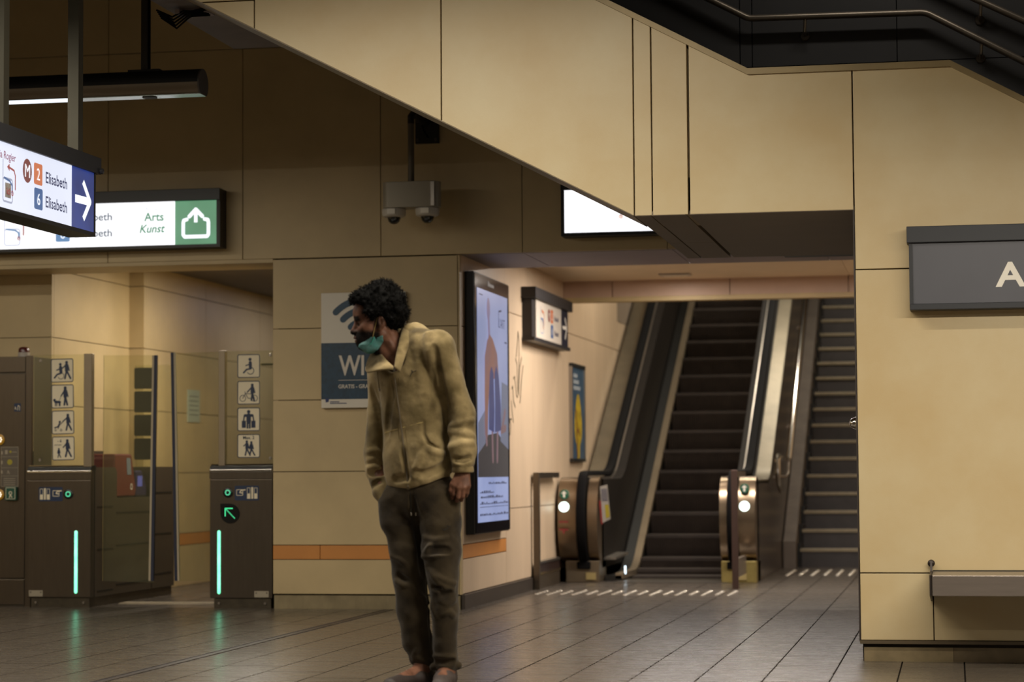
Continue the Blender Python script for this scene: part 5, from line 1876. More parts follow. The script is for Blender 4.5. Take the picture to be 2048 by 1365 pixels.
def head_prims(f):
    f.ell(hp(-0.012, 0, 0.035), (0.098, 0.076, 0.086), 0.02, axes=HAX)
    f.ell(hp(0.034, 0, -0.02), (0.056, 0.058, 0.082), 0.03, axes=HAX)
    for s in (-1, 1):
        f.cone(hp(-0.008, 0.052 * s, -0.050), hp(0.064, 0.014 * s, -0.086), 0.024, 0.020, 0.03)
        f.ell(hp(0.052, 0.046 * s, -0.018), (0.026, 0.018, 0.020), 0.025, axes=HAX)
    f.ell(hp(0.070, 0, -0.086), (0.022, 0.024, 0.022), 0.02, axes=HAX)
    f.ell(hp(0.078, 0, -0.056), (0.026, 0.034, 0.030), 0.02, axes=HAX)
    f.cone(hp(0.074, -0.036, 0.026), hp(0.074, 0.036, 0.026), 0.015, 0.015, 0.014)
    f.ell(hp(0.068, 0, 0.060), (0.030, 0.052, 0.040), 0.03, axes=HAX)
    for s in (-1, 1):
        f.ell(hp(0.088, 0.031 * s, 0.003), (0.017, 0.019, 0.012), 0.010, True, HAX)
        f.ell(hp(0.069, 0.031 * s, 0.001), (0.0135, 0.014, 0.0125), 0.004, False, HAX)
        f.cone(hp(0.080, 0.018 * s, 0.0105), hp(0.074, 0.045 * s, 0.0065), 0.0042, 0.0042, 0.005)
    f.cone(hp(0.084, 0, 0.016), hp(0.104, 0, -0.022), 0.0085, 0.0115, 0.012)
    f.ell(hp(0.107, 0, -0.030), (0.013, 0.013, 0.0115), 0.008, axes=HAX)
    for s in (-1, 1):
        f.ell(hp(0.096, 0.0145 * s, -0.033), (0.012, 0.008, 0.009), 0.006, axes=HAX)
        f.ell(hp(0.100, 0.008 * s, -0.043), (0.006, 0.0045, 0.005), 0.004, True, HAX)
    f.cone(hp(0.094, -0.016, -0.0565), hp(0.094, 0.016, -0.0565), 0.0078, 0.0078, 0.006)
    f.ell(hp(0.099, 0, -0.0555), (0.008, 0.014, 0.007), 0.006, axes=HAX)
    f.cone(hp(0.091, -0.015, -0.0695), hp(0.091, 0.015, -0.0695), 0.0082, 0.0082, 0.006)
    f.ell(hp(0.102, 0, -0.0628), (0.012, 0.026, 0.0016), 0.003, True, HAX)
    # ears
    for s in (-1, 1):
        f.ell(hp(-0.012, 0.080 * s, 0.000), (0.018, 0.012, 0.031), 0.004, axes=HAX)
        f.ell(hp(-0.004, 0.0765 * s, -0.027), (0.010, 0.010, 0.012), 0.005, axes=HAX)
        f.ell(hp(-0.007, 0.094 * s, 0.004), (0.0100, 0.010, 0.019), 0.003, True, HAX)


# ---- joints (x, depth, height)
SH_L = np.array([0.058, -0.075, 1.495])
EL_L = np.array([0.150, -0.060, 1.205])
WR_L = np.array([0.158, -0.105, 0.955])
SH_R = np.array([-0.205, 0.105, 1.395])
EL_R = np.array([-0.228, 0.125, 1.035])
WR_R = np.array([-0.196, 0.050, 0.855])
HIP_R = np.array([-0.105, 0.055, 0.87])
KN_R = np.array([-0.086, 0.040, 0.485])
AN_R = np.array([-0.028, 0.060, 0.105])
HIP_L = np.array([0.045, -0.025, 0.87])
KN_L = np.array([0.062, -0.050, 0.485])
AN_L = np.array([0.078, -0.010, 0.100])
BYAW = -0.50                                   # trunk turned towards picture left

f = Field((-0.40, -0.24, 0.0), (0.26, 0.26, 1.74), 0.0032)
f.cone((-0.075, 0.02, 1.36), (-0.045, 0.02, 1.10), 0.125, 0.115, 0.02, sy=0.62, rot=BYAW)
f.cone((-0.045, 0.02, 1.10), (-0.035, 0.015, 0.90), 0.115, 0.125, 0.03, sy=0.66, rot=BYAW)
f.cone(SH_L, SH_R, 0.052, 0.050, 0.04)
f.cone((-0.105, 0.03, 1.42), hp(-0.030, 0, -0.055), 0.062, 0.054, 0.03)
f.cone((-0.140, -0.02, 1.43), hp(0.022, 0, -0.080), 0.036, 0.034, 0.03)
f.cone((-0.108, -0.035, 1.43), hp(-0.022, 0.050, -0.050), 0.014, 0.013, 0.02)
for a_, b_, r0, r1 in ((SH_L, EL_L, 0.046, 0.036), (EL_L, WR_L, 0.036, 0.025), (SH_R, EL_R, 0.034, 0.030), (EL_R, WR_R, 0.030, 0.024),
                       (HIP_R, KN_R, 0.064, 0.044), (KN_R, AN_R, 0.044, 0.032), (HIP_L, KN_L, 0.064, 0.044), (KN_L, AN_L, 0.044, 0.032)):
    f.cone(a_, b_, r0, r1, 0.025)
head_prims(f)
# left hand: back of the hand to the camera, fingers loosely curled
kn = [(0.122, -0.122, 0.892), (0.142, -0.130, 0.884), (0.162, -0.128, 0.884), (0.180, -0.118, 0.892)]
pw = np.array([0.157, -0.108, 0.950])
for i, q in enumerate(kn):
    q = np.array(q)
    f.cone(pw + (q - np.array([0.152, -0.12, 0.89])) * np.array([0.55, 0.3, 0]), q, 0.016, 0.0125, 0.012)
    L_ = (0.036, 0.040, 0.038, 0.030)[i]
    p1 = q + np.array([-0.005, 0.004, -L_])
    p2 = p1 + np.array([-0.006, 0.022, -L_ * 0.42])
    p3 = p2 + np.array([-0.003, 0.020, 0.004])
    f.cone(q, p1, 0.0108, 0.0096, 0.005)
    f.cone(p1, p2, 0.0096, 0.0088, 0.004)
    f.cone(p2, p3, 0.0088, 0.0078, 0.003)
f.cone(pw + np.array([-0.018, -0.004, -0.012]), (0.112, -0.118, 0.900), 0.014, 0.0115, 0.010)
f.cone((0.112, -0.118, 0.900), (0.106, -0.116, 0.872), 0.0112, 0.0100, 0.004)
f.cone((0.106, -0.116, 0.872), (0.112, -0.112, 0.850), 0.0100, 0.0085, 0.003)
# right hand, flat inside the trouser pocket
for i in range(4):
    q = WR_R + np.array([0.010 + 0.016 * i, -0.010, -0.075 + 0.004 * abs(i - 1.5)])
    f.cone(WR_R, q, 0.015, 0.011, 0.01)
    f.cone(q, q + np.array([0.008, -0.004, -0.055 + 0.006 * abs(i - 1.3)]), 0.0095, 0.008, 0.004)
f.cone(WR_R, WR_R + np.array([0.050, -0.024, -0.055]), 0.013, 0.009, 0.006)
# feet
TOE_R = np.array([-0.150, -0.150, 0.034])
TOE_L = np.array([0.055, -0.200, 0.034])
for an, toe in ((AN_R, TOE_R), (AN_L, TOE_L)):
    f.cone(an, an + np.array([0, 0.03, -0.060]), 0.032, 0.030, 0.02)
    f.cone(an + np.array([0, 0.03, -0.062]), toe, 0.034, 0.026, 0.03, sy=1.0)
    f.cone(an + np.array([0, -0.01, -0.02]), toe + (an - toe) * 0.3, 0.034, 0.026, 0.03)
V, Fq = f.mesh()
V = relax(V, Fq, 1, 0.45)
loc = (V - HO) @ HAX.T
x_, y_, z_ = loc[:, 0], np.abs(loc[:, 1]), loc[:, 2]


def sstep(a, b, v):
    t = np.clip((v - a) / (b - a), 0, 1)
    return t * t * (3 - 2 * t)


inhead = (V[:, 2] > 1.46)
jawline = sstep(-0.022, -0.046, z_ + 0.15 * (0.03 - x_)) * sstep(-0.010, 0.006, x_)
mous = sstep(0.066, 0.080, x_) * sstep(-0.042, -0.048, z_)
beard = np.clip(np.maximum(jawline, mous), 0, 1) * inhead
lips = ((z_ < -0.050) & (z_ > -0.076) & (x_ > 0.090) & (y_ < 0.022)) * inhead
beard = np.where(lips, 0.1, beard)
brow = (sstep(0.012, 0.018, z_) * sstep(0.042, 0.034, z_) * sstep(0.008, 0.014, y_) * sstep(0.056, 0.050, y_) * (x_ > 0.055)) * inhead
beard = np.maximum(beard, brow)
beard = np.maximum(beard, inhead * sstep(0.030, 0.010, x_) * sstep(-0.012, 0.004, x_) * sstep(-0.040, -0.010, z_) * (y_ > 0.04) * 0.9)

SKIN = bpy.data.materials.new('dark_skin')
SKIN.use_nodes = True
nt = SKIN.node_tree
b = nt.nodes['Principled BSDF']
b.inputs['Roughness'].default_value = 0.5
b.inputs['Specular IOR Level'].default_value = 0.3
b.inputs['Subsurface Weight'].default_value = 0.08
b.inputs['Subsurface Radius'].default_value = (0.02, 0.008, 0.004)
at = nt.nodes.new('ShaderNodeAttribute')
at.attribute_name = 'beard'
tc_ = nt.nodes.new('ShaderNodeTexCoord')
n1 = nt.nodes.new('ShaderNodeTexNoise')
n1.inputs['Scale'].default_value = 30
nt.links.new(tc_.outputs['Object'], n1.inputs['Vector'])
cr_ = nt.nodes.new('ShaderNodeValToRGB')
cr_.color_ramp.elements[0].position = 0.3
cr_.color_ramp.elements[0].color = (*lin('#573828'), 1)
cr_.color_ramp.elements[1].position = 0.7
cr_.color_ramp.elements[1].color = (*lin('#7e5744'), 1)
nt.links.new(n1.outputs['Fac'], cr_.inputs['Fac'])
n2 = nt.nodes.new('ShaderNodeTexNoise')
n2.inputs['Scale'].default_value = 260
nt.links.new(tc_.outputs['Object'], n2.inputs['Vector'])
mm = nt.nodes.new('ShaderNodeMath')
mm.operation = 'MULTIPLY_ADD'
nt.links.new(n2.outputs['Fac'], mm.inputs[0])
mm.inputs[1].default_value = 0.5
mm.inputs[2].default_value = 0.72
m3 = nt.nodes.new('ShaderNodeMath')
m3.operation = 'MULTIPLY'
m3.use_clamp = True
nt.links.new(mm.outputs[0], m3.inputs[0])
nt.links.new(at.outputs['Fac'], m3.inputs[1])
mx = nt.nodes.new('ShaderNodeMix')
mx.data_type = 'RGBA'
nt.links.new(m3.outputs[0], mx.inputs[0])
nt.links.new(cr_.outputs[0], mx.inputs[6])
mx.inputs[7].default_value = (*lin('#0a0706'), 1)
rr_ = nt.nodes.new('ShaderNodeMath')
rr_.operation = 'MULTIPLY_ADD'
nt.links.new(m3.outputs[0], rr_.inputs[0])
rr_.inputs[1].default_value = 0.45
rr_.inputs[2].default_value = 0.5
nt.links.new(rr_.outputs[0], b.inputs['Roughness'])
nt.links.new(mx.outputs[2], b.inputs['Base Color'])
bp_ = nt.nodes.new('ShaderNodeBump')
bp_.inputs['Strength'].default_value = 0.15
bp_.inputs['Distance'].default_value = 0.004
nt.links.new(n2.outputs['Fac'], bp_.inputs['Height'])
nt.links.new(bp_.outputs[0], b.inputs['Normal'])

person = np_object('person', V, Fq, SKIN, None, True, {'beard': beard})
person.location = PERSON_LOC
person.rotation_euler = (0, 0, YAW)
ORG[person] = Vector((0, 0, 0))               # children are written in the figure's own axes
tag(person, 'man in dirty tan hoodie and brown sweatpants looking over his right shoulder', 'person')

# ---- eyes
for s in (-1, 1):
    mb = MB()
    c = hp(0.0700, 0.031 * s, 0.0005)
    mb.lathe((0, 0, 0), [(0.0015, -0.0128), (0.0075, -0.0104), (0.0115, -0.0055), (0.0128, 0), (0.0115, 0.0055), (0.0075, 0.0104), (0.0015, 0.0128)], 14)
    mb.v = [tuple(c + HAX.T @ (np.array(v) * np.array([1.05, 1, 0.80]))) for v in mb.v]
    e_ = mb.build('eye', mat('eye_white', '#54473d', 0.2), person, smooth=60)
    mb = MB().lathe((0, 0, 0), [(0.0056, 0.0118), (0.0052, 0.0134), (0.002, 0.0142)], 12, 'x')
    mb.v = [tuple(c + HAX.T @ np.array(v)) for v in mb.v]
    mb.build('iris', mat('iris_dark', '#120b08', 0.1), e_, smooth=60)

# ---- hoodie
f = Field((-0.36, -0.27, 0.78), (0.28, 0.30, 1.68), 0.0042)
f.cone((-0.085, 0.012, 1.385), (-0.060, 0.010, 1.20), 0.150, 0.146, 0.02, sy=0.66, rot=BYAW)
f.cone((-0.060, 0.010, 1.20), (-0.042, 0.005, 1.00), 0.146, 0.158, 0.03, sy=0.70, rot=BYAW)
f.cone((-0.042, 0.003, 1.02), (-0.042, 0.003, 0.945), 0.156, 0.150, 0.03, sy=0.72, rot=BYAW)
f.cone((-0.110, 0.045, 1.49), SH_L + np.array([-0.005, 0.0, -0.005]), 0.078, 0.066, 0.04)
f.cone((-0.110, 0.045, 1.46), SH_R + np.array([0.01, 0, 0.0]), 0.070, 0.060, 0.05)
f.ell((-0.020, 0.050, 1.515), (0.080, 0.085, 0.075), 0.05)
f.cone((U(824), 0.045, Z(693)), (U(868), -0.045, Z(696)), 0.074, 0.070, 0.03)
# sleeves
f.cone(SH_L, SH_L + (EL_L - SH_L) * 0.5, 0.071, 0.060, 0.025)
f.cone(SH_L + (EL_L - SH_L) * 0.5, EL_L, 0.060, 0.061, 0.02)
f.cone(EL_L, EL_L + (WR_L - EL_L) * 0.62, 0.061, 0.064, 0.02)
f.cone(EL_L + (WR_L - EL_L) * 0.62, WR_L + np.array([0, 0, 0.045]), 0.064, 0.054, 0.012)
f.cone(SH_R, SH_R + (EL_R - SH_R) * 0.5, 0.062, 0.052, 0.02)
f.cone(SH_R + (EL_R - SH_R) * 0.5, EL_R, 0.052, 0.055, 0.02)
f.cone(EL_R, EL_R + np.array([0.002, -0.01, -0.075]), 0.055, 0.052, 0.02)
f.cone(EL_R + np.array([0.002, -0.01, -0.075]), WR_R + np.array([-0.008, 0.006, 0.010]), 0.050, 0.040, 0.015)
f.cone(WR_R + np.array([-0.008, 0.006, 0.010]), WR_R + np.array([0.008, -0.012, -0.022]), 0.040, 0.036, 0.012)
# hood bunched behind the neck and folded collar
f.cone((-0.050, 0.115, 1.555), (-0.150, 0.135, 1.530), 0.062, 0.058, 0.03)
f.cone((-0.150, 0.135, 1.530), (-0.205, 0.085, 1.470), 0.056, 0.046, 0.03)
f.cone((-0.086, 0.020, 1.580), (-0.060, 0.090, 1.580), 0.028, 0.036, 0.02)
# room for the neck and the open throat
f.cone((-0.112, 0.020, 1.420), hp(-0.030, 0, -0.040), 0.070, 0.075, 0.008, True)
f.cone((-0.145, -0.060, 1.440), hp(0.020, 0, -0.110), 0.050, 0.066, 0.008, True)
f.cone((U(789), -0.120, Z(731)), (U(781), -0.085, Z(703)), 0.008, 0.036, 0.006, True)
f.ell(hp(0.02, 0, -0.03), (0.13, 0.10, 0.10), 0.006, True, HAX)
# hem: cut along the sloping lower edge, then a ribbed band
sl, X, Y, Zg = f.sub((-0.36, -0.27, 0.78), (0.28, 0.3, 1.68), 0)
trunk = 1.0
hem = 0.878 + np.maximum(X - (-0.08), 0) * 0.30 + np.maximum(-0.08 - X, 0) * 0.14 + 0.0 * Y
sleeve_l = (X > 0.098 + 0 * Y + 0 * Zg) & (Zg < 1.02)
sleeve_r = (X < -0.178 + 0 * Y + 0 * Zg) & (Zg < 0.98)
dcut = np.where(sleeve_l, 0.948 - Zg, np.where(sleeve_r, -0.1, hem - Zg)).astype(F32)
f.smax(sl, dcut, 0.006)
f.noise(0.0042, 0.070, 5, (1, 1, 0.45))
f.noise(0.0014, 0.024, 8, (1, 1, 0.7))
# creases
f.fold([(U(872), Z(700)), (U(876), Z(735)), (U(884), Z(775)), (U(893), Z(820))], 0.014, -0.010)
f.fold([(U(893), Z(820)), (U(897), Z(880)), (U(900), Z(935))], 0.013, -0.016)
f.fold([(U(738), Z(775)), (U(752), Z(812)), (U(765), Z(860))], 0.012, -0.014)
f.fold([(U(765), Z(860)), (U(762), Z(900)), (U(762), Z(948))], 0.010, -0.013)
f.fold([(U(783), Z(770)), (U(776), Z(820)), (U(770), Z(870))], 0.022, -0.009)
f.fold([(U(860), Z(675)), (U(864), Z(715)), (U(868), Z(760))], 0.020, 0.006)
f.fold([(U(838), Z(690)), (U(845), Z(760)), (U(850), Z(840))], 0.03, 0.005)
f.fold([(U(849), Z(846)), (U(850), Z(872)), (U(858), Z(890)), (U(872), Z(899)), (U(884), Z(902))], 0.008, -0.007, 0.006)
f.fold([(U(856), Z(902)), (U(870), Z(908)), (U(886), Z(912))], 0.014, 0.007)
f.fold([(U(848), Z(905)), (U(840), Z(930)), (U(832), Z(955))], 0.016, 0.007)
f.fold([(U(826), Z(948)), (U(850), Z(952)), (U(880), Z(942)), (U(900), Z(928))], 0.016, -0.012)
f.fold([(U(785), Z(962)), (U(800), Z(960)), (U(814), Z(955))], 0.014, -0.010)
f.fold([(U(806), Z(900)), (U(812), Z(930)), (U(816), Z(960))], 0.012, -0.010)
for yy, dd_ in ((852, 6), (872, -5), (894, 4)):
    f.fold([(U(905), Z(yy + dd_)), (U(926), Z(yy - 2)), (U(944), Z(yy - dd_))], 0.016, 0.0035)
f.fold([(U(905), Z(921)), (U(926), Z(924)), (U(948), Z(918))], 0.009, -0.011)
for yy in (905, 922, 938):
    f.fold([(U(736), Z(yy)), (U(748), Z(yy - 3)), (U(758), Z(yy + 4))], 0.010, 0.005)
f.fold([(U(733), Z(948)), (U(746), Z(949)), (U(760), Z(947))], 0.010, -0.011)
f.fold([(U(738), Z(975)), (U(750), Z(968)), (U(762), Z(962))], 0.010, -0.008)
V, Fq = f.mesh()
V = relax(V, Fq, 1, 0.4)

def cloth_mat(name, c0, c1, dirt, dscale, dthr, weave=700):
    m = bpy.data.materials.new(name)
    m.use_nodes = True
    nt = m.node_tree
    b = nt.nodes['Principled BSDF']
    b.inputs['Roughness'].default_value = 0.9
    b.inputs['Specular IOR Level'].default_value = 0.15
    b.inputs['Sheen Weight'].default_value = 0.15
    tc = nt.nodes.new('ShaderNodeTexCoord')
    a = nt.nodes.new('ShaderNodeTexNoise')
    a.inputs['Scale'].default_value = 7
    a.inputs['Detail'].default_value = 6
    nt.links.new(tc.outputs['Object'], a.inputs['Vector'])
    r = nt.nodes.new('ShaderNodeValToRGB')
    r.color_ramp.elements[0].position = 0.35
    r.color_ramp.elements[0].color = (*lin(c0), 1)
    r.color_ramp.elements[1].position = 0.68
    r.color_ramp.elements[1].color = (*lin(c1), 1)
    nt.links.new(a.outputs['Fac'], r.inputs['Fac'])
    d = nt.nodes.new('ShaderNodeTexNoise')
    d.inputs['Scale'].default_value = dscale
    d.inputs['Detail'].default_value = 3
    nt.links.new(tc.outputs['Object'], d.inputs['Vector'])
    mr = nt.nodes.new('ShaderNodeMapRange')
    mr.inputs['From Min'].default_value = dthr
    mr.inputs['From Max'].default_value = dthr + 0.16
    mr.inputs['To Max'].default_value = 0.75
    nt.links.new(d.outputs['Fac'], mr.inputs['Value'])
    mx = nt.nodes.new('ShaderNodeMix')
    mx.data_type = 'RGBA'
    nt.links.new(mr.outputs[0], mx.inputs[0])
    nt.links.new(r.outputs[0], mx.inputs[6])
    mx.inputs[7].default_value = (*lin(dirt), 1)
    nt.links.new(mx.outputs[2], b.inputs['Base Color'])
    w = nt.nodes.new('ShaderNodeTexNoise')
    w.inputs['Scale'].default_value = weave
    nt.links.new(tc.outputs['Object'], w.inputs['Vector'])
    w2 = nt.nodes.new('ShaderNodeTexNoise')
    w2.inputs['Scale'].default_value = 45
    w2.inputs['Detail'].default_value = 4
    nt.links.new(tc.outputs['Object'], w2.inputs['Vector'])
    ad_ = nt.nodes.new('ShaderNodeMath')
    ad_.operation = 'MULTIPLY_ADD'
    nt.links.new(w.outputs['Fac'], ad_.inputs[0])
    ad_.inputs[1].default_value = 0.25
    nt.links.new(w2.outputs['Fac'], ad_.inputs[2])
    bp = nt.nodes.new('ShaderNodeBump')
    bp.inputs['Strength'].default_value = 0.35
    bp.inputs['Distance'].default_value = 0.006
    nt.links.new(ad_.outputs[0], bp.inputs['Height'])
    nt.links.new(bp.outputs[0], b.inputs['Normal'])
    return m


HOODM = cloth_mat('tan_fleece', '#665839', '#a08c64', '#43371f', 10, 0.53)
hoodie = np_object('hoodie', V, Fq, HOODM, person)
fh = f
# collar of the hood: two folded sheets meeting at the zip
def sheet(name, inner, outer, th, m, parent):
    rows = []
    for t in [k_ / 12 for k_ in range(13)]:
        def at_(L, t=t):
            q = t * (len(L) - 1)
            i = min(int(q), len(L) - 2)
            u_ = q - i
            P0_ = np.array(L[max(i - 1, 0)]); P1_ = np.array(L[i]); P2_ = np.array(L[i + 1]); P3_ = np.array(L[min(i + 2, len(L) - 1)])
            return 0.5 * (2 * P1_ + (P2_ - P0_) * u_ + (2 * P0_ - 5 * P1_ + 4 * P2_ - P3_) * u_ ** 2 + (3 * P1_ - P0_ - 3 * P2_ + P3_) * u_ ** 3)
        a0, b0 = at_(inner), at_(outer)
        rows.append([a0 + (b0 - a0) * s_ + np.array([0, -0.007 * math.sin(math.pi * s_), 0]) for s_ in (0, 0.25, 0.5, 0.75, 1)])
    mb = MB()
    mb.add([tuple(p) for r_ in rows for p in r_], [(i * 5 + j, i * 5 + j + 1, (i + 1) * 5 + j + 1, (i + 1) * 5 + j) for i in range(12) for j in range(4)])
    o = mb.build(name, m, parent, smooth=80, flat=True)
    so = o.modifiers.new('thickness', 'SOLIDIFY')
    so.thickness = th
    so.offset = 0
    sb = o.modifiers.new('round', 'SUBSURF')
    sb.levels = 2
    sb.render_levels = 2
    return o


sheet('hood_collar', [(U(806), 0.030, Z(652)), (U(803), -0.040, Z(672)), (U(798), -0.083, Z(698)), (U(794), -0.106, Z(720)), (U(792), -0.120, Z(740))],
      [(U(838), 0.030, Z(662)), (U(826), -0.050, Z(680)), (U(818), -0.078, Z(703)), (U(810), -0.098, Z(726)), (U(803), -0.114, Z(750))], 0.014, HOODM, hoodie)
sheet('hood_collar', [(U(757), 0.040, Z(697)), (U(761), -0.010, Z(703)), (U(768), -0.062, Z(713)), (U(780), -0.100, Z(727)), (U(791), -0.120, Z(738))],
      [(U(743), 0.050, Z(704)), (U(734), 0.010, Z(726)), (U(734), -0.045, Z(748)), (U(762), -0.112, Z(745)), (U(790), -0.126, Z(744))], 0.011, HOODM, hoodie)
# zip, drawcord, chest emblem, pocket seam
def on_cloth(fld, pts, lift):
    out = []
    for x, z in pts:
        w = fld.front(x, z)
        if w is not None:
            out.append([x, w - lift, z])
    ws = [p[1] for p in out]
    for i in range(len(out)):
        out[i][1] = min(sum(ws[max(0, i - 2):i + 3]) / len(ws[max(0, i - 2):i + 3]), ws[i] + 0.001)
    return [tuple(p) for p in out]


zp = [(U(790 + (818 - 790) * t ** 1.2 + 3 * math.sin(3.1 * t)), Z(740 + (978 - 740) * t)) for t in [k / 24 for k in range(25)]]
zp3 = on_cloth(fh, zp, 0.001)
zp3 = [(p[0], sum(q[1] for q in zp3[max(0, i - 1):i + 2]) / len(zp3[max(0, i - 1):i + 2]), p[2]) for i, p in enumerate(zp3)]
MB().tube(zp3, 0.0042, 6).build('zip', mat('zip_metal', '#6d6250', 0.4, 0.6), hoodie, smooth=50)
MB().box(zp3[0][0] - 0.005, zp3[0][0] + 0.005, zp3[0][1] - 0.008, zp3[0][1], zp3[0][2] - 0.014, zp3[0][2] + 0.006).build('zip_puller', SILVER, hoodie)
MB().box(zp3[-1][0] - 0.004, zp3[-1][0] + 0.005, zp3[-1][1] - 0.007, zp3[-1][1], zp3[-1][2] - 0.008, zp3[-1][2] + 0.004).build('zip_end', CHROME, hoodie)
for off in (-0.016, 0.017):
    q = on_cloth(fh, [(x + off, z) for x, z in zp[2:-2]], 0.0005)
    MB().tube(q, 0.0016, 5).build('zip_seam', mat('seam_dark', '#63532f', 0.9), hoodie)
dc = on_cloth(fh, [(U(755 + 3 * t), Z(742 + 36 * t)) for t in (0, 0.25, 0.5, 0.75, 1)], 0.003)
MB().tube(dc, 0.0022, 6).build('drawcord', mat('cord_tan', '#7d6c44', 0.9), hoodie, smooth=50)
q = on_cloth(fh, [(U(759), Z(780))], 0.004)[0]
MB().lathe((q[0], q[1], q[2] - 0.008), [(0.002, 0), (0.0035, 0.003), (0.0035, 0.010), (0.002, 0.013)], 8).build('cord_tip', SILVER, hoodie)
ps_ = on_cloth(fh, [(U(770 + (848 - 770) * t), Z(868 - 20 * t)) for t in [k / 10 for k in range(11)]], 0.0012)
MB().tube(ps_, 0.0020, 5).build('pocket_seam', mat('seam_light', '#a8945e', 0.9), hoodie)
for pts in ([(823, 757), (827, 748), (836, 745)], [(829, 750), (826, 744)]):
    q = on_cloth(fh, [(U(a), Z(b_)) for a, b_ in pts], 0.0012)
    MB().tube(q, 0.0020, 5).build('chest_emblem', mat('emblem_dark', '#332c1c', 0.8), hoodie)
# cuff band on the left sleeve
MB().tube([tuple(WR_L + np.array([-0.001, 0.0, 0.052])), tuple(WR_L + np.array([0, 0, 0.044])), tuple(WR_L + np.array([0, 0, 0.020])), tuple(WR_L + np.array([0, 0, 0.000])), tuple(WR_L + np.array([0, 0, -0.006]))],
          [0.045, 0.0475, 0.046, 0.0485, 0.043], 28).build('cuff', HOODM, hoodie, smooth=60)

# ---- trousers
f = Field((-0.28, -0.23, 0.085), (0.24, 0.26, 1.0), 0.0042)
f.cone((-0.036, 0.020, 0.965), (-0.034, 0.018, 0.86), 0.138, 0.150, 0.02, sy=0.72, rot=BYAW)
LEG_R = [(-0.114, 0.050, 0.84, 0.092), (U(803), 0.048, Z(1050), 0.080), (U(811), 0.045, Z(1100), 0.077), (U(817), 0.040, Z(1155), 0.072), (U(824), 0.048, Z(1220), 0.0725), (U(833), 0.055, Z(1285), 0.064), (U(841), 0.060, Z(1312), 0.050), (U(846), 0.062, Z(1330), 0.041)]
LEG_L = [(0.048, -0.015, 0.84, 0.100), (U(881), -0.025, Z(1050), 0.092), (U(883), -0.036, Z(1100), 0.083), (U(885), -0.048, Z(1155), 0.070), (U(889), -0.040, Z(1220), 0.058), (U(889), -0.024, Z(1290), 0.052), (U(891), -0.016, Z(1318), 0.050), (U(891), -0.014, Z(1332), 0.046)]
for leg in (LEG_R, LEG_L):
    for a_, b_ in zip(leg[:-1], leg[1:]):
        f.cone(a_[:3], b_[:3], a_[3], b_[3], 0.018)
f.cone((-0.172, 0.035, 0.822), (-0.158, 0.03, 0.74), 0.046, 0.052, 0.03)
# gathered cuffs
f.cone((U(826), 0.055, Z(1322)), (U(868), 0.055, Z(1326)), 0.018, 0.016, 0.012)
f.cone((U(866), -0.020, Z(1334)), (U(915), -0.018, Z(1332)), 0.016, 0.017, 0.012)
# keep the legs apart below the knee
for w_ in (-0.10, -0.07, -0.04, -0.01, 0.02, 0.05, 0.08, 0.11):
    f.cone((U(851.5), w_, Z(1158)), (U(856.5), w_, Z(1215)), 0.006, 0.0125, 0.008, True)
    f.cone((U(856.5), w_, Z(1215)), (U(864), w_, Z(1306)), 0.0125, 0.006, 0.008, True)
f.noise(0.0048, 0.070, 21, (1, 1, 0.7))
f.noise(0.0016, 0.024, 22, (1, 1, 0.8))
# creases
f.fold([(U(822), Z(990)), (U(832), Z(1040)), (U(840), Z(1090)), (U(848), Z(1150))], 0.018, -0.014)
f.fold([(U(848), Z(1112)), (U(858), Z(1100)), (U(866), Z(1090))], 0.010, 0.010)
f.fold([(U(848), Z(1115)), (U(872), Z(1112)), (U(900), Z(1106))], 0.010, 0.009)
f.fold([(U(856), Z(1104)), (U(872), Z(1101)), (U(888), Z(1101)), (U(904), Z(1104))], 0.014, -0.010)
f.fold([(U(850), Z(1076)), (U(872), Z(1082)), (U(900), Z(1076))], 0.012, 0.006)
f.fold([(U(856), Z(1136)), (U(868), Z(1146)), (U(884), Z(1158)), (U(908), Z(1168))], 0.012, 0.009)
f.fold([(U(866), Z(1150)), (U(884), Z(1172)), (U(905), Z(1180))], 0.010, 0.008)
f.fold([(U(864), Z(1176)), (U(882), Z(1178))], 0.010, -0.012)
f.fold([(U(866), Z(1183)), (U(882), Z(1184))], 0.008, 0.008)
f.fold([(U(880), Z(1192)), (U(905), Z(1186))], 0.012, -0.010)
f.fold([(U(868), Z(1200)), (U(866), Z(1215)), (U(874), Z(1235))], 0.009, 0.006)
f.fold([(U(880), Z(1200)), (U(895), Z(1208)), (U(908), Z(1200))], 0.009, 0.005)
f.fold([(U(886), Z(1230)), (U(898), Z(1222)), (U(906), Z(1232))], 0.010, 0.006)
f.fold([(U(783), Z(1114)), (U(800), Z(1120)), (U(812), Z(1130)), (U(820), Z(1148))], 0.009, 0.007)
f.fold([(U(792), Z(1150)), (U(808), Z(1162)), (U(820), Z(1168))], 0.014, -0.012)
f.fold([(U(792), Z(1164)), (U(806), Z(1172)), (U(822), Z(1172))], 0.010, 0.008)
f.fold([(U(822), Z(1172)), (U(836), Z(1190)), (U(848), Z(1204))], 0.010, 0.007)
f.fold([(U(826), Z(1320)), (U(830), Z(1306)), (U(836), Z(1296))], 0.009, 0.008)
f.fold([(U(828), Z(1316)), (U(845), Z(1322)), (U(862), Z(1330))], 0.008, 0.008)
f.fold([(U(868), Z(1312)), (U(890), Z(1312)), (U(908), Z(1316))], 0.009, 0.007)
f.fold([(U(868), Z(1322)), (U(890), Z(1324)), (U(910), Z(1322))], 0.009, -0.008)
V, Fq = f.mesh()
V = relax(V, Fq, 1, 0.4)
TROM = cloth_mat('brown_jersey', '#2b2318', '#3f3524', '#1d1710', 8, 0.54)
trousers = np_object('trousers', V, Fq, TROM, person)
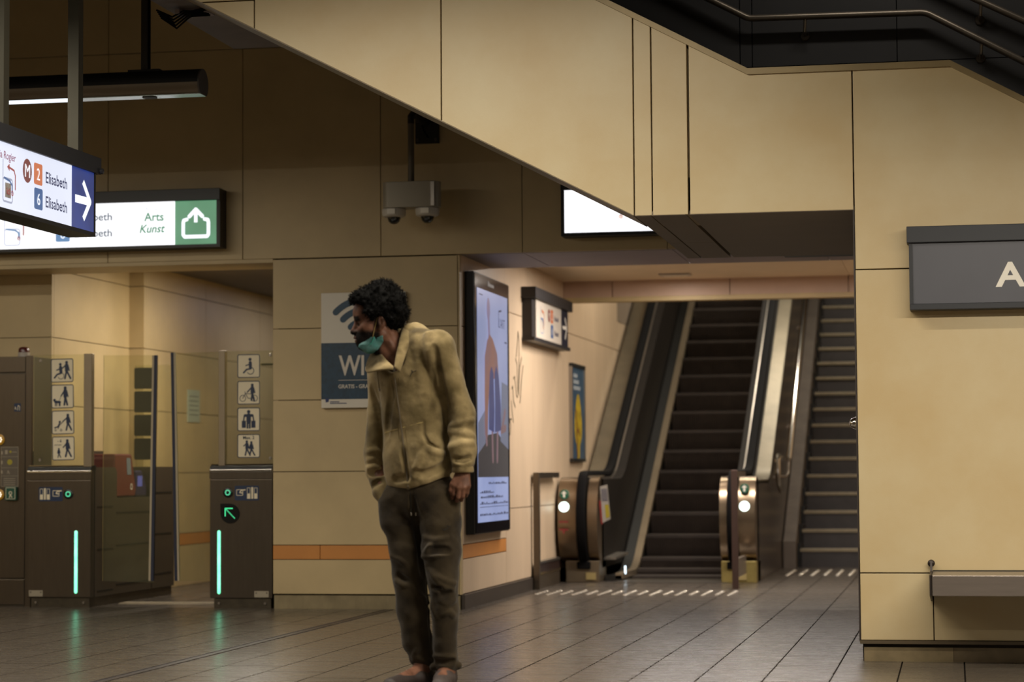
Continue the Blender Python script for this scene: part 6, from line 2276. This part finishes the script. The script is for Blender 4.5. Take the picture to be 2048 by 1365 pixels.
for dx in (0, 9):
    q = on_cloth(f, [(U(822 + dx + 1.5 * t), Z(984 + 44 * t)) for t in (0, 0.3, 0.6, 1)], 0.004)
    MB().tube(q, 0.0022, 6).build('waist_cord', BLACK, trousers)
    MB().lathe((q[-1][0], q[-1][1], q[-1][2] - 0.012), [(0.002, 0), (0.003, 0.002), (0.003, 0.012), (0.002, 0.014)], 8).build('cord_tip', SILVER, trousers)
# small stitched mark on the thigh
q = on_cloth(f, [(U(a), Z(b_)) for a, b_ in ((903, 1053), (896, 1058), (889, 1062), (886, 1060), (888, 1056), (893, 1053))], 0.0012)
MB().tube(q, [0.0008, 0.0026, 0.0036, 0.0034, 0.0026, 0.0016], 6).build('thigh_mark', mat('mark_black', '#15120d', 0.8), trousers)
q = on_cloth(f, [(U(a), Z(b_)) for a, b_ in ((889, 1055), (898, 1053))], 0.0012)
MB().tube(q, 0.0020, 6).build('thigh_lettering', MATS['mark_black'], trousers)

# ---- shoes
def shoe(an, toe, m, sole):
    f = Field((min(an[0], toe[0]) - 0.08, min(an[1], toe[1]) - 0.08, 0.0), (max(an[0], toe[0]) + 0.08, max(an[1], toe[1]) + 0.12, 0.17), 0.004)
    d = (toe - an)
    d[2] = 0
    d = d / np.linalg.norm(d)
    heel = np.array([an[0], an[1], 0]) - d * 0.045
    tip = np.array([toe[0], toe[1], 0]) + d * 0.012
    f.cone((*heel[:2], 0.052), (*(heel + d * 0.10)[:2], 0.050), 0.042, 0.042, 0.02)
    f.cone((*(heel + d * 0.10)[:2], 0.050), (*tip[:2], 0.036), 0.042, 0.036, 0.03)
    f.cone((*(heel + d * 0.02)[:2], 0.06), (*(heel + d * 0.03)[:2], 0.082), 0.042, 0.044, 0.02)
    f.cone((*(heel + d * 0.05)[:2], 0.090), (*(heel + d * 0.075)[:2], 0.125), 0.030, 0.046, 0.006, True)
    sl, X, Y, Zg = f.sub(f.lo, f.lo + 1, 0)
    f.smax(sl, (0.016 - Zg + 0 * X + 0 * Y).astype(F32), 0.004)
    V, Fq = f.mesh()
    o = np_object('shoe', relax(V, Fq, 1), Fq, m, person)
    # sole
    n = np.array([-d[1], d[0], 0])
    pts = []
    L = np.linalg.norm(tip - heel)
    for k in range(28):
        t = 2 * math.pi * k / 28
        c = math.cos(t)
        wd = 0.047 if c > 0 else 0.040
        p = heel + d * (L / 2 + c * (L / 2 + 0.042)) + n * math.sin(t) * wd
        pts.append((p[0], p[1]))
    MB().prism(pts, 'z', 0.0, 0.020).build('sole', sole, o, bevel=0.003)
    return o


shoe(AN_R, TOE_R.copy(), mat('shoe_brown', '#251a15', 0.6, 0, 0.2, 30), BLACK)
shoe(AN_L, TOE_L.copy(), mat('shoe_grey', '#3a302c', 0.65, 0, 0.2, 30), mat('sole_pale', '#7c715e', 0.7))

# ---- hair: soft curly mass with separate curls
f = Field(tuple(HO + np.array([-0.16, -0.15, -0.08])), tuple(HO + np.array([0.17, 0.16, 0.22])), 0.0036)
f.ell(hp(-0.024, 0, 0.070), (0.112, 0.098, 0.108), 0.02, axes=HAX)
f.ell(hp(0.050, 0, 0.108), (0.058, 0.074, 0.042), 0.03, axes=HAX)
f.ell(hp(-0.066, 0, 0.040), (0.070, 0.086, 0.078), 0.03, axes=HAX)
f.ell(hp(-0.030, 0, 0.135), (0.060, 0.070, 0.045), 0.03, axes=HAX)
f.cone(hp(0.026, 0.058, 0.045), hp(0.014, 0.066, -0.010), 0.026, 0.012, 0.02)
f.cone(hp(0.026, -0.058, 0.045), hp(0.014, -0.066, -0.010), 0.026, 0.012, 0.02)
f.ell(hp(0.104, 0, 0.020), (0.070, 0.13, 0.082), 0.012, True, HAX)
f.ell(hp(0.060, 0, -0.055), (0.075, 0.13, 0.075), 0.012, True, HAX)
for s in (-1, 1):
    f.ell(hp(-0.004, 0.098 * s, -0.008), (0.027, 0.046, 0.042), 0.006, True, HAX)
f.ell(hp(-0.04, 0, -0.105), (0.15, 0.15, 0.072), 0.012, True, HAX)
hair_f = f
f.noise(0.010, 0.036, 31)
f.noise(0.008, 0.014, 32)
V, Fq = f.mesh()
HAIRM = mat('black_hair', '#080706', 0.85, 0, 0.35, 60, spec=0.1, objspace=True)
hair = np_object('hair', V, Fq, HAIRM, person)
# curls springing from the surface
rng = np.random.default_rng(4)
sel = rng.choice(len(V), 2600, replace=False)
ctr = hp(-0.02, 0, 0.06)
cv, cf = [], []
for i in sel:
    p = V[i]
    nrm = p - ctr
    nrm /= np.linalg.norm(nrm)
    a_ = np.cross(nrm, rng.normal(size=3))
    a_ /= np.linalg.norm(a_)
    b_ = np.cross(nrm, a_)
    R = rng.uniform(0.0028, 0.0058)
    n = 8
    base = len(cv)
    ph = rng.uniform(0, 6.28)
    for k in range(n):
        t = ph + 5.2 * k / (n - 1)
        c = p + nrm * (0.0015 * k - 0.002) + a_ * (R * math.cos(t) - R * math.cos(ph)) + nrm * (R * math.sin(t) - R * math.sin(ph)) * 0.6 + b_ * 0.0008 * k
        tr = 0.0010
        for q in ((a_ * tr), (b_ * tr), (-a_ * tr - b_ * tr)):
            cv.append(c + q)
    for k in range(n - 1):
        for q in range(3):
            q2 = (q + 1) % 3
            cf.append((base + k * 3 + q, base + k * 3 + q2, base + (k + 1) * 3 + q2, base + (k + 1) * 3 + q))
curls = np_object('curls', np.array(cv), np.array(cf), HAIRM, hair)
curls['kind'] = 'stuff'

# ---- face mask pulled below the chin
f = Field(tuple(hp(0.035, 0, -0.08) - 0.13), tuple(hp(0.035, 0, -0.08) + 0.13), 0.0028)
for s in (-1, 1):
    f.cone(hp(-0.012, 0.056 * s, -0.052), hp(0.062, 0.016 * s, -0.094), 0.032, 0.026, 0.03)
f.ell(hp(0.066, 0, -0.098), (0.027, 0.034, 0.026), 0.02, axes=HAX)
f.ell(hp(0.030, 0, -0.100), (0.050, 0.050, 0.026), 0.03, axes=HAX)
sl, X, Y, Zg = f.sub(f.lo, f.lo + 1, 0)
lx = HFp[0] * (X - HO[0]) + HFp[1] * (Y - HO[1]) + HFp[2] * (Zg - HO[2])
lz = HZp[0] * (X - HO[0]) + HZp[1] * (Y - HO[1]) + HZp[2] * (Zg - HO[2])


def half(p, q):
    """negative on the left of p->q"""
    dx, dz = q[0] - p[0], q[1] - p[1]
    L = math.hypot(dx, dz)
    return ((lx - p[0]) * dz - (lz - p[1]) * dx) / L


def convex(poly):
    d = None
    for p, q in zip(poly, poly[1:] + poly[:1]):
        e = half(p, q)
        d = e if d is None else np.maximum(d, e)
    return d


A_ = convex([(-0.016, -0.108), (0.044, -0.130), (0.046, -0.075), (0.014, -0.066), (-0.010, -0.020)])
B_ = convex([(0.020, -0.128), (0.050, -0.130), (0.094, -0.098), (0.054, -0.048), (0.018, -0.066)])
f.smax(sl, np.minimum(A_, B_).astype(F32), 0.003)
f.noise(0.0022, 0.018, 41, (0.6, 1, 1.5))
V, Fq = f.mesh()
MASKM = mat('mask_teal', '#3f8f8b', 0.65, 0, 0.15, 22, bump=0.25, bscale=60, objspace=True, base2='#5f8b88')
mask = np_object('face_mask', relax(V, Fq, 1), Fq, MASKM, person)
MB().tube([tuple(hp(*q)) for q in ((0.030, 0.066, -0.062), (0.022, 0.070, -0.035), (0.012, 0.0745, -0.005), (0.004, 0.0760, 0.018), (-0.010, 0.078, 0.030))], 0.0013, 6).build('ear_loop', mat('loop_pale', '#b39a5c', 0.7), mask, smooth=60)
MB().tube([tuple(hp(*q)) for q in ((0.052, 0.052, -0.100), (0.036, 0.066, -0.085), (0.026, 0.0715, -0.066), (0.024, 0.0725, -0.060))], 0.0014, 6).build('mask_fold', mat('mask_bright', '#3fb39c', 0.6), mask, smooth=60)
